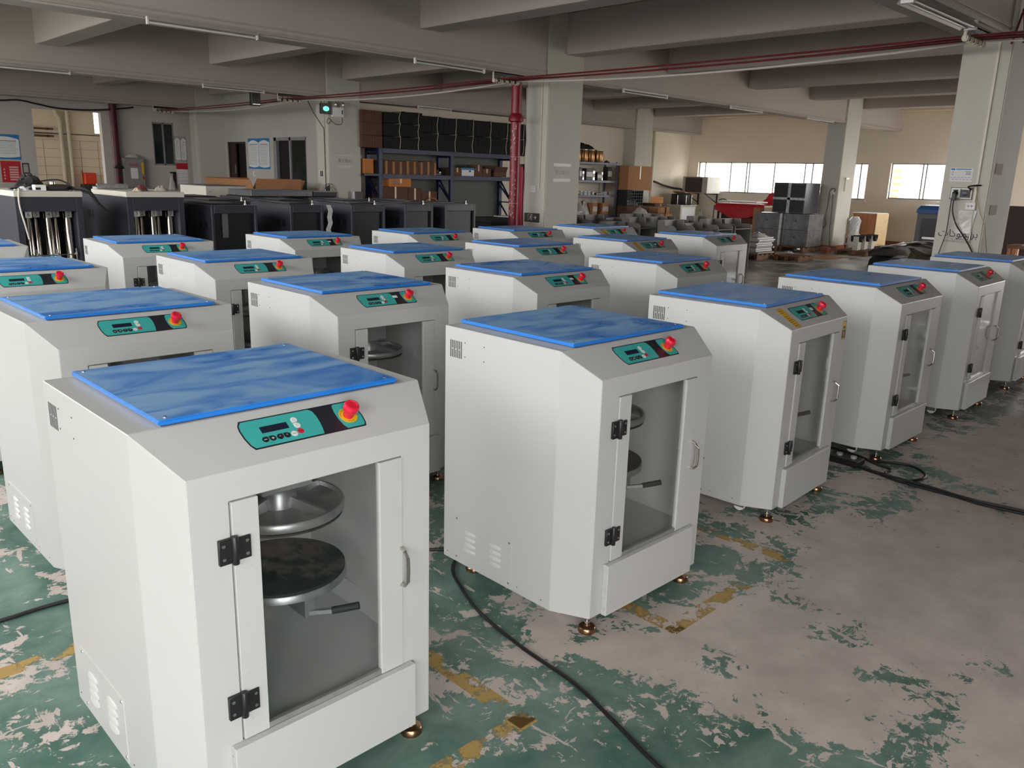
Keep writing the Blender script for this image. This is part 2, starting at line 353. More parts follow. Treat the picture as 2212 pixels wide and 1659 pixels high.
# columns on the 11.1 x 6.74 m grid
CV = (2.93, 9.68, 16.38, 23.1)
def column(u, v, n, skirt=True):
    c = struct(MB().box(u, u + .85, v, v + .5, 0, CEIL).out('trim_%d' % n, COLM, bevel=.012, seg=2))
    if skirt: struct(MB().box(u - .012, u + .862, v - .012, v + .512, 0, .14).out('baseboard_column', SKIRT, c, bevel=.004))
    return c
cols = {}
k = 1
for u in (10.2, 21.3):
    for v in CV:
        if u > 20 and v > 20: continue
        cols[(u, v)] = column(u, v, k); k += 1
beams = MB()
for v in CV:
    beams.box(LEFT_U, RIGHT_U if v < 17 else OFF_U, v + .05, v + .42, 3.25, CEIL)
struct(beams.out('trim_main_beams', CEILM, bevel=.01))
sb = MB()
for u in (-1.4, 1.55, 4.5, 7.58, 10.6, 13.5, 16.45, 19.25, 22.2):
    for i, (va, vb) in enumerate(((NEAR_V, NEAR_V + .05), (NEAR_V, 2.98), (3.35, 9.73), (10.1, 16.43), (16.8, 23.15))):
        if u > 11 and i == 4: continue
        sb.box(u, u + .4, va, vb, 3.66, CEIL)
struct(sb.out('trim_secondary_beams', CEILM, bevel=.01))
struct(MB().box(RIGHT_U - .3, RIGHT_U, NEAR_V, BACK_V, 3.78, CEIL).out('trim_edge_beam', WALL, bevel=.01))
# cable trunking along the lower edge of the beams
tk = MB()
for v, b in ((2.98, 25), (9.73, 25), (16.43, 25), (23.15, 10.2)):
    tk.box(LEFT_U, 10.2, v - .03, v, 3.27, 3.31); tk.box(LEFT_U, 10.2, v - .012, v, 3.35, 3.37)
    if b > 11: tk.box(11.05, b if v > 4 else 25, v - .03, v, 3.27, 3.31)
struct(tk.out('trim_trunking', pm('trunking_grey', S(170, 160, 152), .6)))
# conduits on columns
for n_, (u, v) in enumerate(((10.2, 2.93), (10.2, 9.68), (10.2, 16.38), (10.2, 23.1))):
    struct(MB().box(u - .022, u, v + .12, v + .145, 1.5, 3.25).out('trim_conduit', PVC))
struct(MB().box(22.28, 22.34, 16.82, 16.85, 1.1, 4.2).out('trim_wall_conduit', PVC))
struct(MB().cyl((22.75, 16.74, 0), .055, 3.7, 'z', 12).cyl((22.75, 16.74, 2.9), .07, .06, 'z', 12).tube([(22.75, 16.74, 3.7), (22.6, 16.74, 3.85), (22.3, 16.74, 4.0), (22.0, 16.74, 4.15)], .055, 10).out('trim_drain_pipe', PVC))
struct(MB().box(RIGHT_U - .012, RIGHT_U, NEAR_V, BACK_V, 0, .15).out('baseboard_right', SKIRT))
struct(MB().box(OFF_U, RIGHT_U, BACK_V - .012, BACK_V, 0, .15).out('baseboard_back', SKIRT))

# windows in the right wall: frames with glass
def window_right(n, va, vb, z0, z1, mull):
    f = MB(); x0, x1 = RIGHT_U + .08, RIGHT_U + .13; t = .035
    f.box(x0, x1, va, vb, z0, z0 + t); f.box(x0, x1, va, vb, z1 - t, z1)
    for v in [va, vb - t] + [m - t / 2 for m in mull]: f.box(x0, x1, v, v + t, z0, z1)
    w = struct(f.out('window_%d' % n, ALUF, bevel=.003))
    ps = [va] + list(mull) + [vb]
    for a, b in zip(ps, ps[1:]): MB().box(x0 + .02, x0 + .026, a + .01, b - .01, z0 + .01, z1 - .01).out('pane', WGLASS, w)
    MB().box(RIGHT_U - .03, RIGHT_U + .24, va - .05, vb + .05, z0 - .04, z0).out('sill', WALL, w)
    return w
window_right(1, 11.55, 16.45, 1.36, 2.36, (12.3, 12.55, 13.6, 14.5, 14.6, 15.2, 16.2))
window_right(2, 10.55, 11.0, 1.30, 2.36, (10.78,))
window_right(3, 7.0, 9.88, 1.36, 2.37, (8.9, 9.0))
# far windows and doors
w4 = MB()
for a, b in ((9.27, 9.30), (9.545, 9.585), (9.83, 9.86)): w4.box(a, b, FAR_V + .02, FAR_V + .08, 1.72, 2.87)
w4.box(9.27, 9.86, FAR_V + .02, FAR_V + .08, 1.72, 1.76); w4.box(9.27, 9.86, FAR_V + .02, FAR_V + .08, 2.83, 2.87)
w4 = struct(w4.out('window_4', ALUF))
MB().box(9.30, 9.545, FAR_V + .05, FAR_V + .06, 1.76, 2.83).out('pane', DARKGL, w4); MB().box(9.585, 9.83, FAR_V + .05, FAR_V + .06, 1.76, 2.83).out('pane', DARKGL, w4)
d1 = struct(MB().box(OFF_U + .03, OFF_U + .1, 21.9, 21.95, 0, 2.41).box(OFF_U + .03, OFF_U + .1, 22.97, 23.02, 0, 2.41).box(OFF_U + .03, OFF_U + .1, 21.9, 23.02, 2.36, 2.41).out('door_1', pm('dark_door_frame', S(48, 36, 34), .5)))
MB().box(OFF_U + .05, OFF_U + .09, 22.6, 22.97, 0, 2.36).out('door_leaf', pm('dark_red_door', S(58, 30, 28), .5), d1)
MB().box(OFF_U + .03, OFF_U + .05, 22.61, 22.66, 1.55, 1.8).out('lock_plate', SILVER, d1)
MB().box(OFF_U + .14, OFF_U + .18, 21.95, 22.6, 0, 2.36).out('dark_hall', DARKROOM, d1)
d2 = MB()
for a, b in ((18.69, 18.76), (19.5, 19.58), (20.24, 20.36)): d2.box(OFF_U + .02, OFF_U + .1, a, b, 0, 2.5)
d2.box(OFF_U + .02, OFF_U + .1, 18.69, 20.36, 2.42, 2.5)
d2 = struct(d2.out('door_2', ALUF))
MB().box(OFF_U + .05, OFF_U + .06, 18.76, 19.5, 0, 2.42).out('pane', DARKGL, d2)
MB().box(OFF_U + .12, OFF_U + .13, 19.58, 20.24, 0, 2.42).out('pane', DARKROOM, d2)
# outside: ground, pale buildings with louvres
struct(MB().box(-60, 90, -60, 90, -.6, -.25).out('trim_ground', pm('yard_concrete', S(170, 168, 162), .9)))
hb = thing('building', 'pale building with slatted vents outside the right hand windows', 'building', (34, 15, -.25))
MB().box(0, 6, -8, 12, 0, 4.4).out('facade', pm('pale_facade', S(225, 222, 216), .9), hb)
for v, z0, zz, w in ((5.1, 1.2, 5, .35), (-1.35, 1.25, 6, 1.3), (1.6, 1.5, 3, .8)):
    for i in range(zz): MB().box(-.06, 0, v - w / 2, v + w / 2, z0 + i * .25, z0 + i * .25 + .13).out('louvre', pm('louvre_rust', S(150, 104, 80), .7) if w > 1 else pm('louvre_grey', S(112, 112, 116), .7), hb)
# painted yellow bay marks on the floor
MK = mark_mat()
def mark(x0, x1, y0, y1):
    o = MB().box(x0, x1, y0, y1, .0005, .0012).out('floor_marking', MK, fl); return o
for a in ((1.60, 1.67, 1.54, 2.35), (1.25, 1.67, 1.53, 1.60), (2.43, 2.50, 1.53, 1.95), (2.43, 3.0, 1.53, 1.60), (3.33, 3.40, 1.55, 2.1), (.3, .8, 2.9, 2.97)): mark(*a)
#SECTION mixers
# ------------------------------------------------------------------ the paint mixers
W2, WF, DEP, D1, HT, H2, H0 = .4176, .3489, .780, .143, 1.10, 1.0095, .080
XD0, XD1, ZD0, ZD1 = -.251, .2505, .286, .936
SLN = Vector((0, D1, HT - H2)); SLEN = SLN.length; SLN.normalize()
SLM = Matrix((Vector((1, 0, 0)), SLN, Vector((1, 0, 0)).cross(SLN))).transposed().to_4x4(); SLM.translation = (0, 0, H2)   # slope frame: x, up the slope, outward

def make_mixer():
    t = thing('paint_mixer', 'x', 'machine')
    b = MB()
    V = [(-W2, DEP, H0), (-W2, D1, H0), (-WF, 0, H0), (WF, 0, H0), (W2, D1, H0), (W2, DEP, H0)]
    b.add(V, [(0, 1, 2, 3, 4, 5)])                                             # underside
    b.add([(-W2, DEP, H0), (W2, DEP, H0), (W2, DEP, HT), (-W2, DEP, HT)], [(0, 1, 2, 3)])
    body = [(-W2, DEP, H0), (-W2, D1, H0), (-WF, 0, H0), (-WF, 0, H2), (-W2, D1, HT), (-W2, DEP, HT),
            (W2, DEP, H0), (W2, D1, H0), (WF, 0, H0), (WF, 0, H2), (W2, D1, HT), (W2, DEP, HT)]
    op = [(XD0, 0, ZD0), (XD1, 0, ZD0), (XD1, 0, ZD1), (XD0, 0, ZD1)]
    opb = [(x, .022, z) for x, y, z in op]
    b.add(body + op + opb, [(0, 5, 4, 1), (1, 4, 3, 2), (6, 7, 10, 11), (7, 8, 9, 10), (5, 11, 10, 4), (4, 10, 9, 3),
                            (2, 8, 13, 12), (8, 9, 14, 13), (9, 3, 15, 14), (3, 2, 12, 15),
                            (12, 13, 17, 16), (13, 14, 18, 17), (14, 15, 19, 18), (15, 12, 16, 19)])
    o = b.out('body', PAINT, t)
    bm = bmesh.new(); bm.from_mesh(o.data); bmesh.ops.remove_doubles(bm, verts=bm.verts, dist=.0005); bmesh.ops.recalc_face_normals(bm, faces=bm.faces)
    ed = [e for e in bm.edges if len(e.link_faces) == 2 and e.calc_face_angle(0) > .3]
    bmesh.ops.bevel(bm, geom=ed, offset=.0022, segments=1, affect='EDGES', clamp_overlap=True); bm.to_mesh(o.data); bm.free()
    # working chamber (faces inwards)
    c = MB(); X, Y0, Y1, Z0, Z1 = .365, .0225, .70, .27, .985
    q = [(-X, Y0, Z0), (X, Y0, Z0), (X, Y1, Z0), (-X, Y1, Z0), (-X, Y0, Z1), (X, Y0, Z1), (X, Y1, Z1), (-X, Y1, Z1)]
    q = [((-.325 if x < 0 else .325) if y < .1 else x, y, z) for x, y, z in q]
    c.add(q, [(0, 1, 2, 3), (4, 7, 6, 5), (1, 5, 6, 2), (2, 6, 7, 3), (3, 7, 4, 0)])
    for xa in (-X + .002, X - .022): c.box(xa, xa + .02, .2, Y1, Z0, Z0 + .085)
    c.box(-X, X, Y1 - .02, Y1 - .002, Z0, Z0 + .085)
    c.out('chamber', PAINT_IN, t)
    # lid
    l = MB(); l.box(-.3432, .3432, .1451, .7756, HT + .0035, HT + .0164, 0)
    lid = l.out('lid', [LIDSIDE, LIDTOP], t, bevel=.0035, seg=2)
    for p in lid.data.polygons:
        if p.normal.z > .9: p.material_index = 1
    MB().box(-.335, .335, .153, .768, HT, HT + .0035).out('lid_gasket', pm('dark_gasket', S(60, 62, 70), .7), t)
    for x in (-.318, .318):
        for y in (.17, .75): MB().lathe([(.0045, HT + .0164), (.0045, HT + .0182), (.003, HT + .019)], 8, 0, Matrix.Translation((x, y, 0))).out('screw', SILVER, lid)
    # control panel on the slope
    la = [(-.1575, .0445), (-.1655, .06), (-.1705, .085), (-.1718, .11), (-.1695, .126), (-.1616, .1405)]
    ra = [(.150, .1405), (.160, .130), (.1675, .11), (.1695, .08), (.1665, .056), (.161, .0445)]
    cp = MB().prism(la + ra, 0, .0012, 0, SLM).out('control_panel', INK, t)
    def ins(pts, dx, dy):
        return [(x + dx, min(max(y, .0445 + dy), .1405 - dy)) for x, y in pts]
    MB().prism(ins(la, .0035, .004) + [(.030, .1365), (.0385, .128), (.042, .11), (.0415, .085), (.038, .062), (.0345, .0485)], .0012, .0016, 0, SLM).out('panel_field', TEAL, cp)
    MB().prism([(.107, .0485), (.1, .062), (.0965, .085), (.0965, .11), (.1, .130), (.105, .1365)] + ins(ra, -.0035, .004), .0012, .0016, 0, SLM).out('panel_field', TEAL, cp)
    MB().prism([(-.120, .0895), (-.0455, .0895), (-.0455, .1105), (-.120, .1105)], .0016, .002, 0, SLM).out('display', LCD, cp)
    def key(x, s, m, tear=0):
        pts = []
        for i in range(16):
            a = 2 * math.pi * i / 16; r = .0088
            pts.append((x + r * math.cos(a), s + r * math.sin(a)))
        if tear:
            a = math.radians(tear); pts = [p for p in pts if not (abs(((math.atan2(p[1] - s, p[0] - x) - a + math.pi) % (2 * math.pi)) - math.pi) < .7)]
            pts.append((x + .0118 * math.cos(a), s + .0118 * math.sin(a))); pts.sort(key=lambda p: math.atan2(p[1] - s, p[0] - x))
        return MB().prism(pts, .0016, .0024, 0, SLM).out('key', m, cp)
    key(-.121, .0685, INK, 45); key(-.1012, .0685, INK, 135); key(-.0812, .0685, INK, 45); key(-.0618, .0685, INK, 135)
    key(-.0419, .0682, WHITEK); key(-.0218, .0725, REDK); key(-.0228, .112, WHITEK, 225); key(-.0225, .0925, WHITEK, 135)
    leg = MB()
    leg.prism([(-.125, .068), (-.117, .068), (-.117, .0692), (-.125, .0692)], .0024, .0027, 0, SLM)
    leg.prism([(-.105, .068), (-.0974, .068), (-.0974, .0692), (-.105, .0692)], .0024, .0027, 0, SLM); leg.prism([(-.1018, .065), (-.1006, .065), (-.1006, .0722), (-.1018, .0722)], .0024, .0027, 0, SLM)
    tag(leg.out('key_symbol', WHITEK, cp), kind='stuff')
    tm = lambda x, s, z=.0028: SLM @ Matrix.Translation((x, s, z))
    for bdy, x, s, sz, m in (('Start', -.0419, .0682, .0062, INK), ('Stop', -.0218, .0725, .0062, INK), ('Power', -.1107, .0565, .005, INK)):
        text_obj(bdy, sz, m, tm(x, s, .0018 if s < .06 else .0028), cp, 'key_lettering')
    lg2 = MB()
    for x, s in ((-.0228, .112), (-.0225, .0925)):
        for q_ in ((-.003, -.0035, .003, -.0028), (-.003, .0026, .003, .0034), (-.003, -.003, -.0023, .003), (.0023, -.003, .003, .003)):
            lg2.prism([(x + q_[0], s + q_[1]), (x + q_[2], s + q_[1]), (x + q_[2], s + q_[3]), (x + q_[0], s + q_[3])], .0024, .0027, 0, SLM)
    for x in (-.0812, -.0618): lg2.prism([(x - .003, .069), (x + .003, .069), (x, .073)], .0024, .0027, 0, SLM)
    tag(lg2.out('key_symbol', GREYP, cp), kind='stuff')
    # emergency stop
    ES = SLM @ Matrix.Translation((.129, .090, .0016))
    es = MB().lathe([(.0145, .0005), (.0150, .019), (.0195, .021), (.0215, .026), (.0215, .034), (.0195, .040), (.0145, .0425), (.0135, .0405), (.001, .0412)], 28, 0, ES).out('emergency_stop', RED, t)
    MB().lathe([(.0262, 0), (.0262, .0005)], 28, 0, ES).out('warning_ring', YELLOW, es)
    MB().lathe([(.0135, .0005), (.0142, .006), (.0125, .012), (.0125, .0188)], 20, 0, ES).out('collar', CLEAR, es)
    for word, a_mid, step in (('STOP', 270, 15.5), ('EMERGENCY', 110, -15.5)):
        for i, chx in enumerate(word):
            a = math.radians(a_mid + (i - (len(word) - 1) / 2) * step); r = .0212
            rot = a + (math.pi / 2 if word == 'STOP' else -math.pi / 2)
            text_obj(chx, .0068, BLACK, ES @ Matrix.Translation((r * math.cos(a), r * math.sin(a), .0008)) @ Matrix.Rotation(rot, 4, 'Z'), es, 'ring_letter')
    # door
    door = MB().box(XD0 + .003, -.180, -.005, .014, ZD0 + .003, ZD1 - .002).out('door', PAINT, t, bevel=.0012)
    MB().box(.1725, XD1 - .003, -.005, .014, ZD0 + .003, ZD1 - .002).out('door_stile', PAINT, door, bevel=.0012)
    MB().box(-.180, .1725, .004, .009, ZD0 + .003, ZD1 - .002).out('pane', GLASS, door)
    MB().box(-.1795, .172, -.003, .013, ZD0 + .003, ZD0 + .018).out('glass_channel', ALU, door)
    rv = MB()
    for z in (.34, .47, .61, .76, .9):
        for x in (-.225, -.206): rv.cyl((x, -.0062, z), .0025, .0012, 'y', 6)
    tag(rv.out('rivet_heads', PAINT, door), kind='stuff')
    h = MB().tube([(.2435, -.004, .549), (.2435, -.022, .553), (.2435, -.036, .570), (.2435, -.038, .606), (.2435, -.036, .642), (.2435, -.022, .659), (.2435, -.004, .663)], .0055, 8)
    h.out('handle', CHROME, door)
    def hinge(z):
        hh = MB().box(-.286, -.252, -.011, -.0002, z - .032, z + .032).box(-.243, -.206, -.011, -.0055, z - .029, z + .029).cyl((-.2475, -.012, z - .036), .009, .072, 'z', 12).box(-.256, -.238, -.012, -.0055, z - .02, z + .02)
        hg = hh.out('hinge', BLACK, t, bevel=.0012)
        for x in (-.275, -.216):
            for dz in (-.017, .017): MB().lathe([(.0045, 0), (.0045, .0014), (.002, .0018)], 8, 0, Matrix.Translation((x, -.011, z + dz)) @ Matrix.Rotation(math.pi / 2, 4, 'X')).out('screw', SILVER, hg)
    hinge(.8155); hinge(.3955)
    MB().box(-.2845, .279, -.026, -.0005, .079, .2872).out('kick_panel', PAINT, t, bevel=.002)
    ws = MB()
    for i in range(5): ws.box(-.287, -.2843, -.018 + .002 * (i % 2), -.008, .10 + i * .038, .112 + i * .038)
    tag(ws.out('weld_beads', PAINT, t), kind='stuff')
    # left side panel: vent slots, louvre plate, bolts
    vs = MB()
    for i in range(7):
        y = .744 - i * .0109
        for za, zb in (((.976, 1.009), (1.013, 1.046)) if i in (1, 3, 5) else ((.976, 1.046),)): vs.box(-W2 - .0006, -W2 + .001, y - .0028, y + .0028, za, zb)
    vs.out('vent_slots', pm('slot_shadow_grey', S(72, 72, 72), .8), t)
    bt = MB()
    for y, z in ((.656, 1.045), (.656, .988), (.543, 1.046), (.543, .988), (.754, .109), (.321, .109), (.189, .108)): bt.cyl((-W2 - .001, y, z), .0026, .002, 'x', 6)
    tag(bt.out('panel_bolts', STEELD, t), kind='stuff')
    lp = MB().box(-W2 - .0022, -W2 + .0005, .357, .703, .094, .296).out('louvre_panel', PAINT, t, bevel=.0006)
    for y0 in (.605, .450):
        for i in range(4):
            z = .236 - i * .0262; g = MB(); n = 7; yy = y0
            ring0 = []; vsx = []; fsx = []
            for j in range(11):
                a = math.pi * j / 10; yj = yy - .036 * math.cos(a); wj = .0035 + .0065 * math.sin(a) ** .6; dj = .0085 * math.sin(a) ** .55
                vsx += [(-W2 - .002, yj, z + wj), (-W2 - .002 - dj * .75, yj, z + wj * .45), (-W2 - .002 - dj, yj, z - wj * .5), (-W2 - .002, yj, z - wj * .75)]
                if j:
                    bb = (j - 1) * 4
                    fsx += [(bb + q, bb + q + 1, bb + q + 5, bb + q + 4) for q in range(3)]
            g.add(vsx, fsx, 0, True); g.out('louvre', PAINT, lp, fix=True)
    for y, z in ((.69, .283), (.369, .283), (.69, .108), (.369, .108)): MB().lathe([(.0045, 0), (.0045, .002), (.002, .003)], 8, 0, Matrix.Translation((-W2 - .0022, y, z)) @ Matrix.Rotation(-math.pi / 2, 4, 'Y')).out('screw', SILVER, lp)
    # feet and castors
    for x in (-.311, .311):
        for y in (.04, .70):
            f = MB().lathe([(.034, 0), (.035, .004), (.035, .017), (.031, .022), (.012, .0255), (.011, .031)], 24, 0, Matrix.Translation((x, y, 0))).out('foot', COPPER, t)
            MB().cyl((x, y, .03), .0062, .052, 'z', 10).cyl((x, y, .036), .011, .009, 'z', 6).out('foot_stem', SILVER, f)
    for x in (-.30, .30):
        w = MB().lathe([(.030, -.011), (.033, -.008), (.033, .008), (.030, .011)], 20, 0, Matrix.Translation((x, .20, .040)) @ Matrix.Rotation(math.pi / 2, 4, 'Y')).out('castor', WHITEK, t)
        MB().cyl((x - .013, .20, .040), .010, .026, 'x', 10).box(x - .016, x - .013, .17, .23, .03, .079).box(x + .013, x + .016, .17, .23, .03, .079).out('castor_fork', SILVER, w)
    # clamp plates and spindle inside
    T_ = Matrix.Translation((.05, .33, 0))
    u = MB().lathe([(.165, .728), (.186, .730), (.19, .735), (.19, .752), (.186, .757), (.179, .757), (.176, .745), (.02, .745)], 40, 0, T_)
    for k_ in range(4):
        u.add([(.02, -.011, .744), (.176, -.008, .744), (.176, .008, .744), (.02, .011, .744), (.02, -.007, .783), (.176, -.004, .7585), (.176, .004, .7585), (.02, .007, .783)],
              [(0, 3, 2, 1), (4, 5, 6, 7), (0, 1, 5, 4), (1, 2, 6, 5), (2, 3, 7, 6), (3, 0, 4, 7)], 0, False, T_ @ Matrix.Rotation(.35 + k_ * math.pi / 2, 4, 'Z'))
    u.lathe([(.055, .735), (.05, .79), (.04, .80)], 20, 0, T_)
    up = u.out('upper_clamp_plate', ALU, t)
    MB().lathe([(.17, .716), (.184, .72), (.184, .7249)], 40, 0, T_).out('clamp_pad', RUBBER, up)
    sh = MB().box(-.03, .13, .27, .42, .802, .98).out('spindle_housing', pm('housing_grey', S(150, 150, 148), .5), t, bevel=.004)
    lw = MB().lathe([(.17, .515), (.19, .518), (.19, .536), (.187, .540)], 40, 0, T_).out('lower_clamp_plate', ALU, t)
    MB().lathe([(.186, .5402), (.186, .5485), (.18, .5515)], 40, 0, T_).out('clamp_pad', RUBBER, lw)
    MB().box(-.01, .11, .30, .69, .475, .513).box(.01, .09, .60, .69, .275, .475).out('clamp_arm', pm('housing_grey', S(150, 150, 148), .5), t, bevel=.006)
    lh = MB().bar((.03, .16, .47), (.10, .10, .478), .012, .012).box(.02, .05, .15, .30, .46, .515).out('locking_arm', ALU, t)
    MB().tube([(.085, .112, .477), (.10, .10, .48), (.125, .08, .486), (.145, .064, .491)], .011, 10).out('locking_grip', RUBBER, lh)
    return t

MIX = {'A': (1.028, 1.722, 0.001), 'B': (2.508, 1.737, -0.004), 'E': (4.02, 1.827, 0.05), 'F': (5.442, 1.834, 0.006), 'G': (6.881, 1.846, 0.027), 'H': (8.277, 1.872, 0.027),
       'C': (1.227, 3.336, 0.012), 'D': (2.47, 3.365, 0.0), 'I': (3.876, 3.381, 0.006), 'J': (5.332, 3.382, 0.023),
       'K': (1.259, 5.014, 0.015), 'L': (2.587, 4.949, -0.015), 'M': (4.031, 4.905, -0.021), 'N': (5.334, 4.872, -0.017), 'O': (6.816, 4.864, 0.016), 'V': (8.307, 4.923, 0.04),
       'P': (1.239, 6.65, -0.045), 'Q': (2.585, 6.519, -0.045), 'R': (4.018, 6.481, 0.0), 'S': (5.42, 6.468, -0.017), 'T': (6.759, 6.389, -0.039), 'U': (8.151, 6.391, 0.04)}
MIXL = {
 'A': 'white paint mixer largest and nearest at the lower left, clamp plates behind its glass door',
 'B': 'white paint mixer in mid floor on copper feet, dark smears on its blue lid',
 'E': 'white paint mixer with yellow warning sticker by the coiled cable, in the front row',
 'F': 'white paint mixer fourth in the front row, just beyond the one with the yellow sticker',
 'G': 'white paint mixer fifth in the front row, orange-brown reflection in its door glass',
 'H': 'white paint mixer last in the front row, cut by the right edge',
 'C': 'white paint mixer at the left edge right behind the nearest mixer, large dusty blue lid',
 'D': 'white paint mixer seen between the two nearest, black hinge and clamp plate visible',
 'I': 'white paint mixer with white tag on its keypad, directly behind the mid floor mixer',
 'J': 'white paint mixer with plain grey-blue lid, second row, behind the yellow-stickered front-row mixer',
 'K': 'white paint mixer cut by the left edge, third row back, teal keypad showing',
 'L': 'white paint mixer with round dark smear on its lid, third row, left side',
 'M': 'white paint mixer with swirling dark streaks on its lid, third row, left of centre',
 'N': 'white paint mixer of the third row, dark stain on the left of its lid',
 'O': 'white paint mixer of the third row with two amber stickers',
 'V': 'white paint mixer standing alone at the right end of the third row',
 'P': 'white paint mixer corner at the far left edge in front of the numbered canister cabinet',
 'Q': 'white paint mixer of the back row mirrored by steel canisters of the second slab-topped cabinet',
 'R': 'white paint mixer with white keypad tag in the back row before the charcoal cabinets',
 'S': 'white paint mixer in the back row directly before the last charcoal cabinet',
 'T': 'white paint mixer with white keypad tag in the back row before the exit arrow column',
 'U': 'white paint mixer at the right end of the back row, one amber sticker beside keypad'}
proto = make_mixer()
mixers = {}
for i, (n_, (u, v, th)) in enumerate(MIX.items()):
    o = proto if i == 0 else copy_tree(proto)
    o.location = (u, v, 0); o.rotation_euler = (0, 0, th); tag(o, MIXL[n_], 'machine', 'white paint mixers with blue lids in rows'); mixers[n_] = o
for n_ in 'DIETOR':
    if n_ == 'E' or True:
        MB().prism([(.040, .094), (.068, .094), (.068, .112), (.040, .112)], .0018, .0026, 0, SLM).out('paper_tag', WHITEP, mixers[n_])
def sticker(o, front=True):
    s_ = MB().prism([(-.285, .012), (-.225, .012), (-.225, .150), (-.285, .150)], .0003, .0010, 0, SLM).out('warning_sticker', ORANGEY, o)
    ln = MB()
    for j in range(9):
        if j == 6: continue
        ln.prism([(-.279, .022 + j * .0135), (-.279 + (.034 if j % 3 else .046), .022 + j * .0135), (-.279 + (.034 if j % 3 else .046), .0255 + j * .0135), (-.279, .0255 + j * .0135)], .0010, .0013, 0, SLM)
    for q_ in ((-.285, .012, -.2835, .15), (-.2265, .012, -.225, .15), (-.285, .012, -.225, .0135), (-.285, .1485, -.225, .15)):
        ln.prism([(q_[0], q_[1]), (q_[2], q_[1]), (q_[2], q_[3]), (q_[0], q_[3])], .0010, .0013, 0, SLM)
    ln.out('sticker_print', INK, s_)
    if front:
        f = MB().box(.288, .338, -.0010, -.0002, .885, .985).out('warning_sticker', ORANGEY, o)
        MB().box(.292, .334, -.0014, -.0010, .893, .938).out('sticker_print', INK, f)
        MB().box(.309, .317, -.0017, -.0014, .902, .93).out('sticker_print', ORANGEY, f)
        fr_ = MB()
        for q_ in ((.288, .29, .885, .985), (.336, .338, .885, .985), (.288, .338, .885, .887), (.288, .338, .983, .985)): fr_.box(q_[0], q_[1], -.0014, -.0010, q_[2], q_[3])
        Tm = Matrix.Translation((.313, -.0012, .955)) @ Matrix.Rotation(math.pi / 2, 4, 'X')
        fr_.prism([(-.016, -.010), (.016, -.010), (.011, .002), (.0, .007), (-.011, .002)], 0, .0004, 0, Tm)
        fr_.out('sticker_print', INK, f)
sticker(mixers['E']); sticker(mixers['O']); sticker(mixers['U'], False)
# small paper label at the chamber edge of the right hand mixers
for n_ in 'EFG': MB().box(.155, .172, .0095, .0115, .74, .80).out('paper_tag', WHITEP, mixers[n_])
#SECTION background
# ------------------------------------------------------------------ helpers for stock and furniture
def carton(name, label, cat, x0, x1, y0, y1, z0, z1, m, group=None, tape=True, flaps=None):
    """closed carton: body with a seam on top and a strip of tape; flaps = list of (side, angle) for an open one"""
    t = thing(name, label, cat, ((x0 + x1) / 2, (y0 + y1) / 2, z0), 0, group)
    dx, dy, dz = (x1 - x0) / 2, (y1 - y0) / 2, z1 - z0
    if flaps is None:
        MB().box(-dx, dx, -dy, dy, 0, dz).out('box_body', m, t, bevel=min(.006, dz * .1))
        for s_ in (-1, 1): MB().box(-dx, dx, min(0.002 * s_, dy * s_), max(.002 * s_, dy * s_), dz, dz + .003).out('flap', m, t)
        if tape: MB().box(-.025, .025, -dy - .001, -dy + .001, dz * .45, dz + .001).box(-dx - .001, dx + .001, -.022, .022, dz + .003, dz + .0042).out('tape', TAPE, t)
    else:
        b = MB(); w = .006
        b.box(-dx, dx, -dy, -dy + w, 0, dz).box(-dx, dx, dy - w, dy, 0, dz).box(-dx, -dx + w, -dy, dy, 0, dz).box(dx - w, dx, -dy, dy, 0, dz).box(-dx, dx, -dy, dy, 0, w)
        b.out('box_body', m, t)
        for side, a, h in flaps:
            ca, sa = math.cos(a) * h, math.sin(a) * h; f = MB()
            if side in '-y+y' and side[1] == 'y':
                s_ = -1 if side[0] == '-' else 1
                f.add([(-dx, s_ * dy, dz), (dx, s_ * dy, dz), (dx * .97, s_ * (dy + ca), dz + sa), (-dx * .97, s_ * (dy + ca), dz + sa)], [(0, 1, 2, 3)])
                f.add([(-dx, s_ * (dy - w), dz), (dx, s_ * (dy - w), dz), (dx * .97, s_ * (dy + ca - w), dz + sa), (-dx * .97, s_ * (dy + ca - w), dz + sa)], [(3, 2, 1, 0)])
            else:
                s_ = -1 if side[0] == '-' else 1
                f.add([(s_ * dx, -dy, dz), (s_ * dx, dy, dz), (s_ * (dx + ca), dy * .97, dz + sa), (s_ * (dx + ca), -dy * .97, dz + sa)], [(0, 1, 2, 3)])
                f.add([(s_ * (dx - w), -dy, dz), (s_ * (dx - w), dy, dz), (s_ * (dx + ca - w), dy * .97, dz + sa), (s_ * (dx + ca - w), -dy * .97, dz + sa)], [(3, 2, 1, 0)])
            f.out('flap', m, t)
    return t
def crumple(x, y, z, sx, sy, sz, seed, n=9, rough=.35):
    """a slumped cloth or plastic heap: a dome of random folds"""
    rnd = random.Random(seed); vs = []; fs = []
    for i in range(n + 1):
        for j in range(n + 1):
            a, b = i / n * 2 - 1, j / n * 2 - 1; r = min(1, math.hypot(a, b))
            h = max(0, (1 - r ** 2)) * (1 - rough + rough * 2 * rnd.random()); k_ = 1 if r < 1 else 1 / max(abs(a), abs(b), .01) * .9
            vs.append((x + a * sx * (1 + .15 * rnd.uniform(-1, 1)), y + b * sy * (1 + .15 * rnd.uniform(-1, 1)), z + sz * h))
    for i in range(n):
        for j in range(n): q = i * (n + 1) + j; fs.append((q, q + n + 1, q + n + 2, q + 1))
    return MB().add(vs, fs, 0, True)
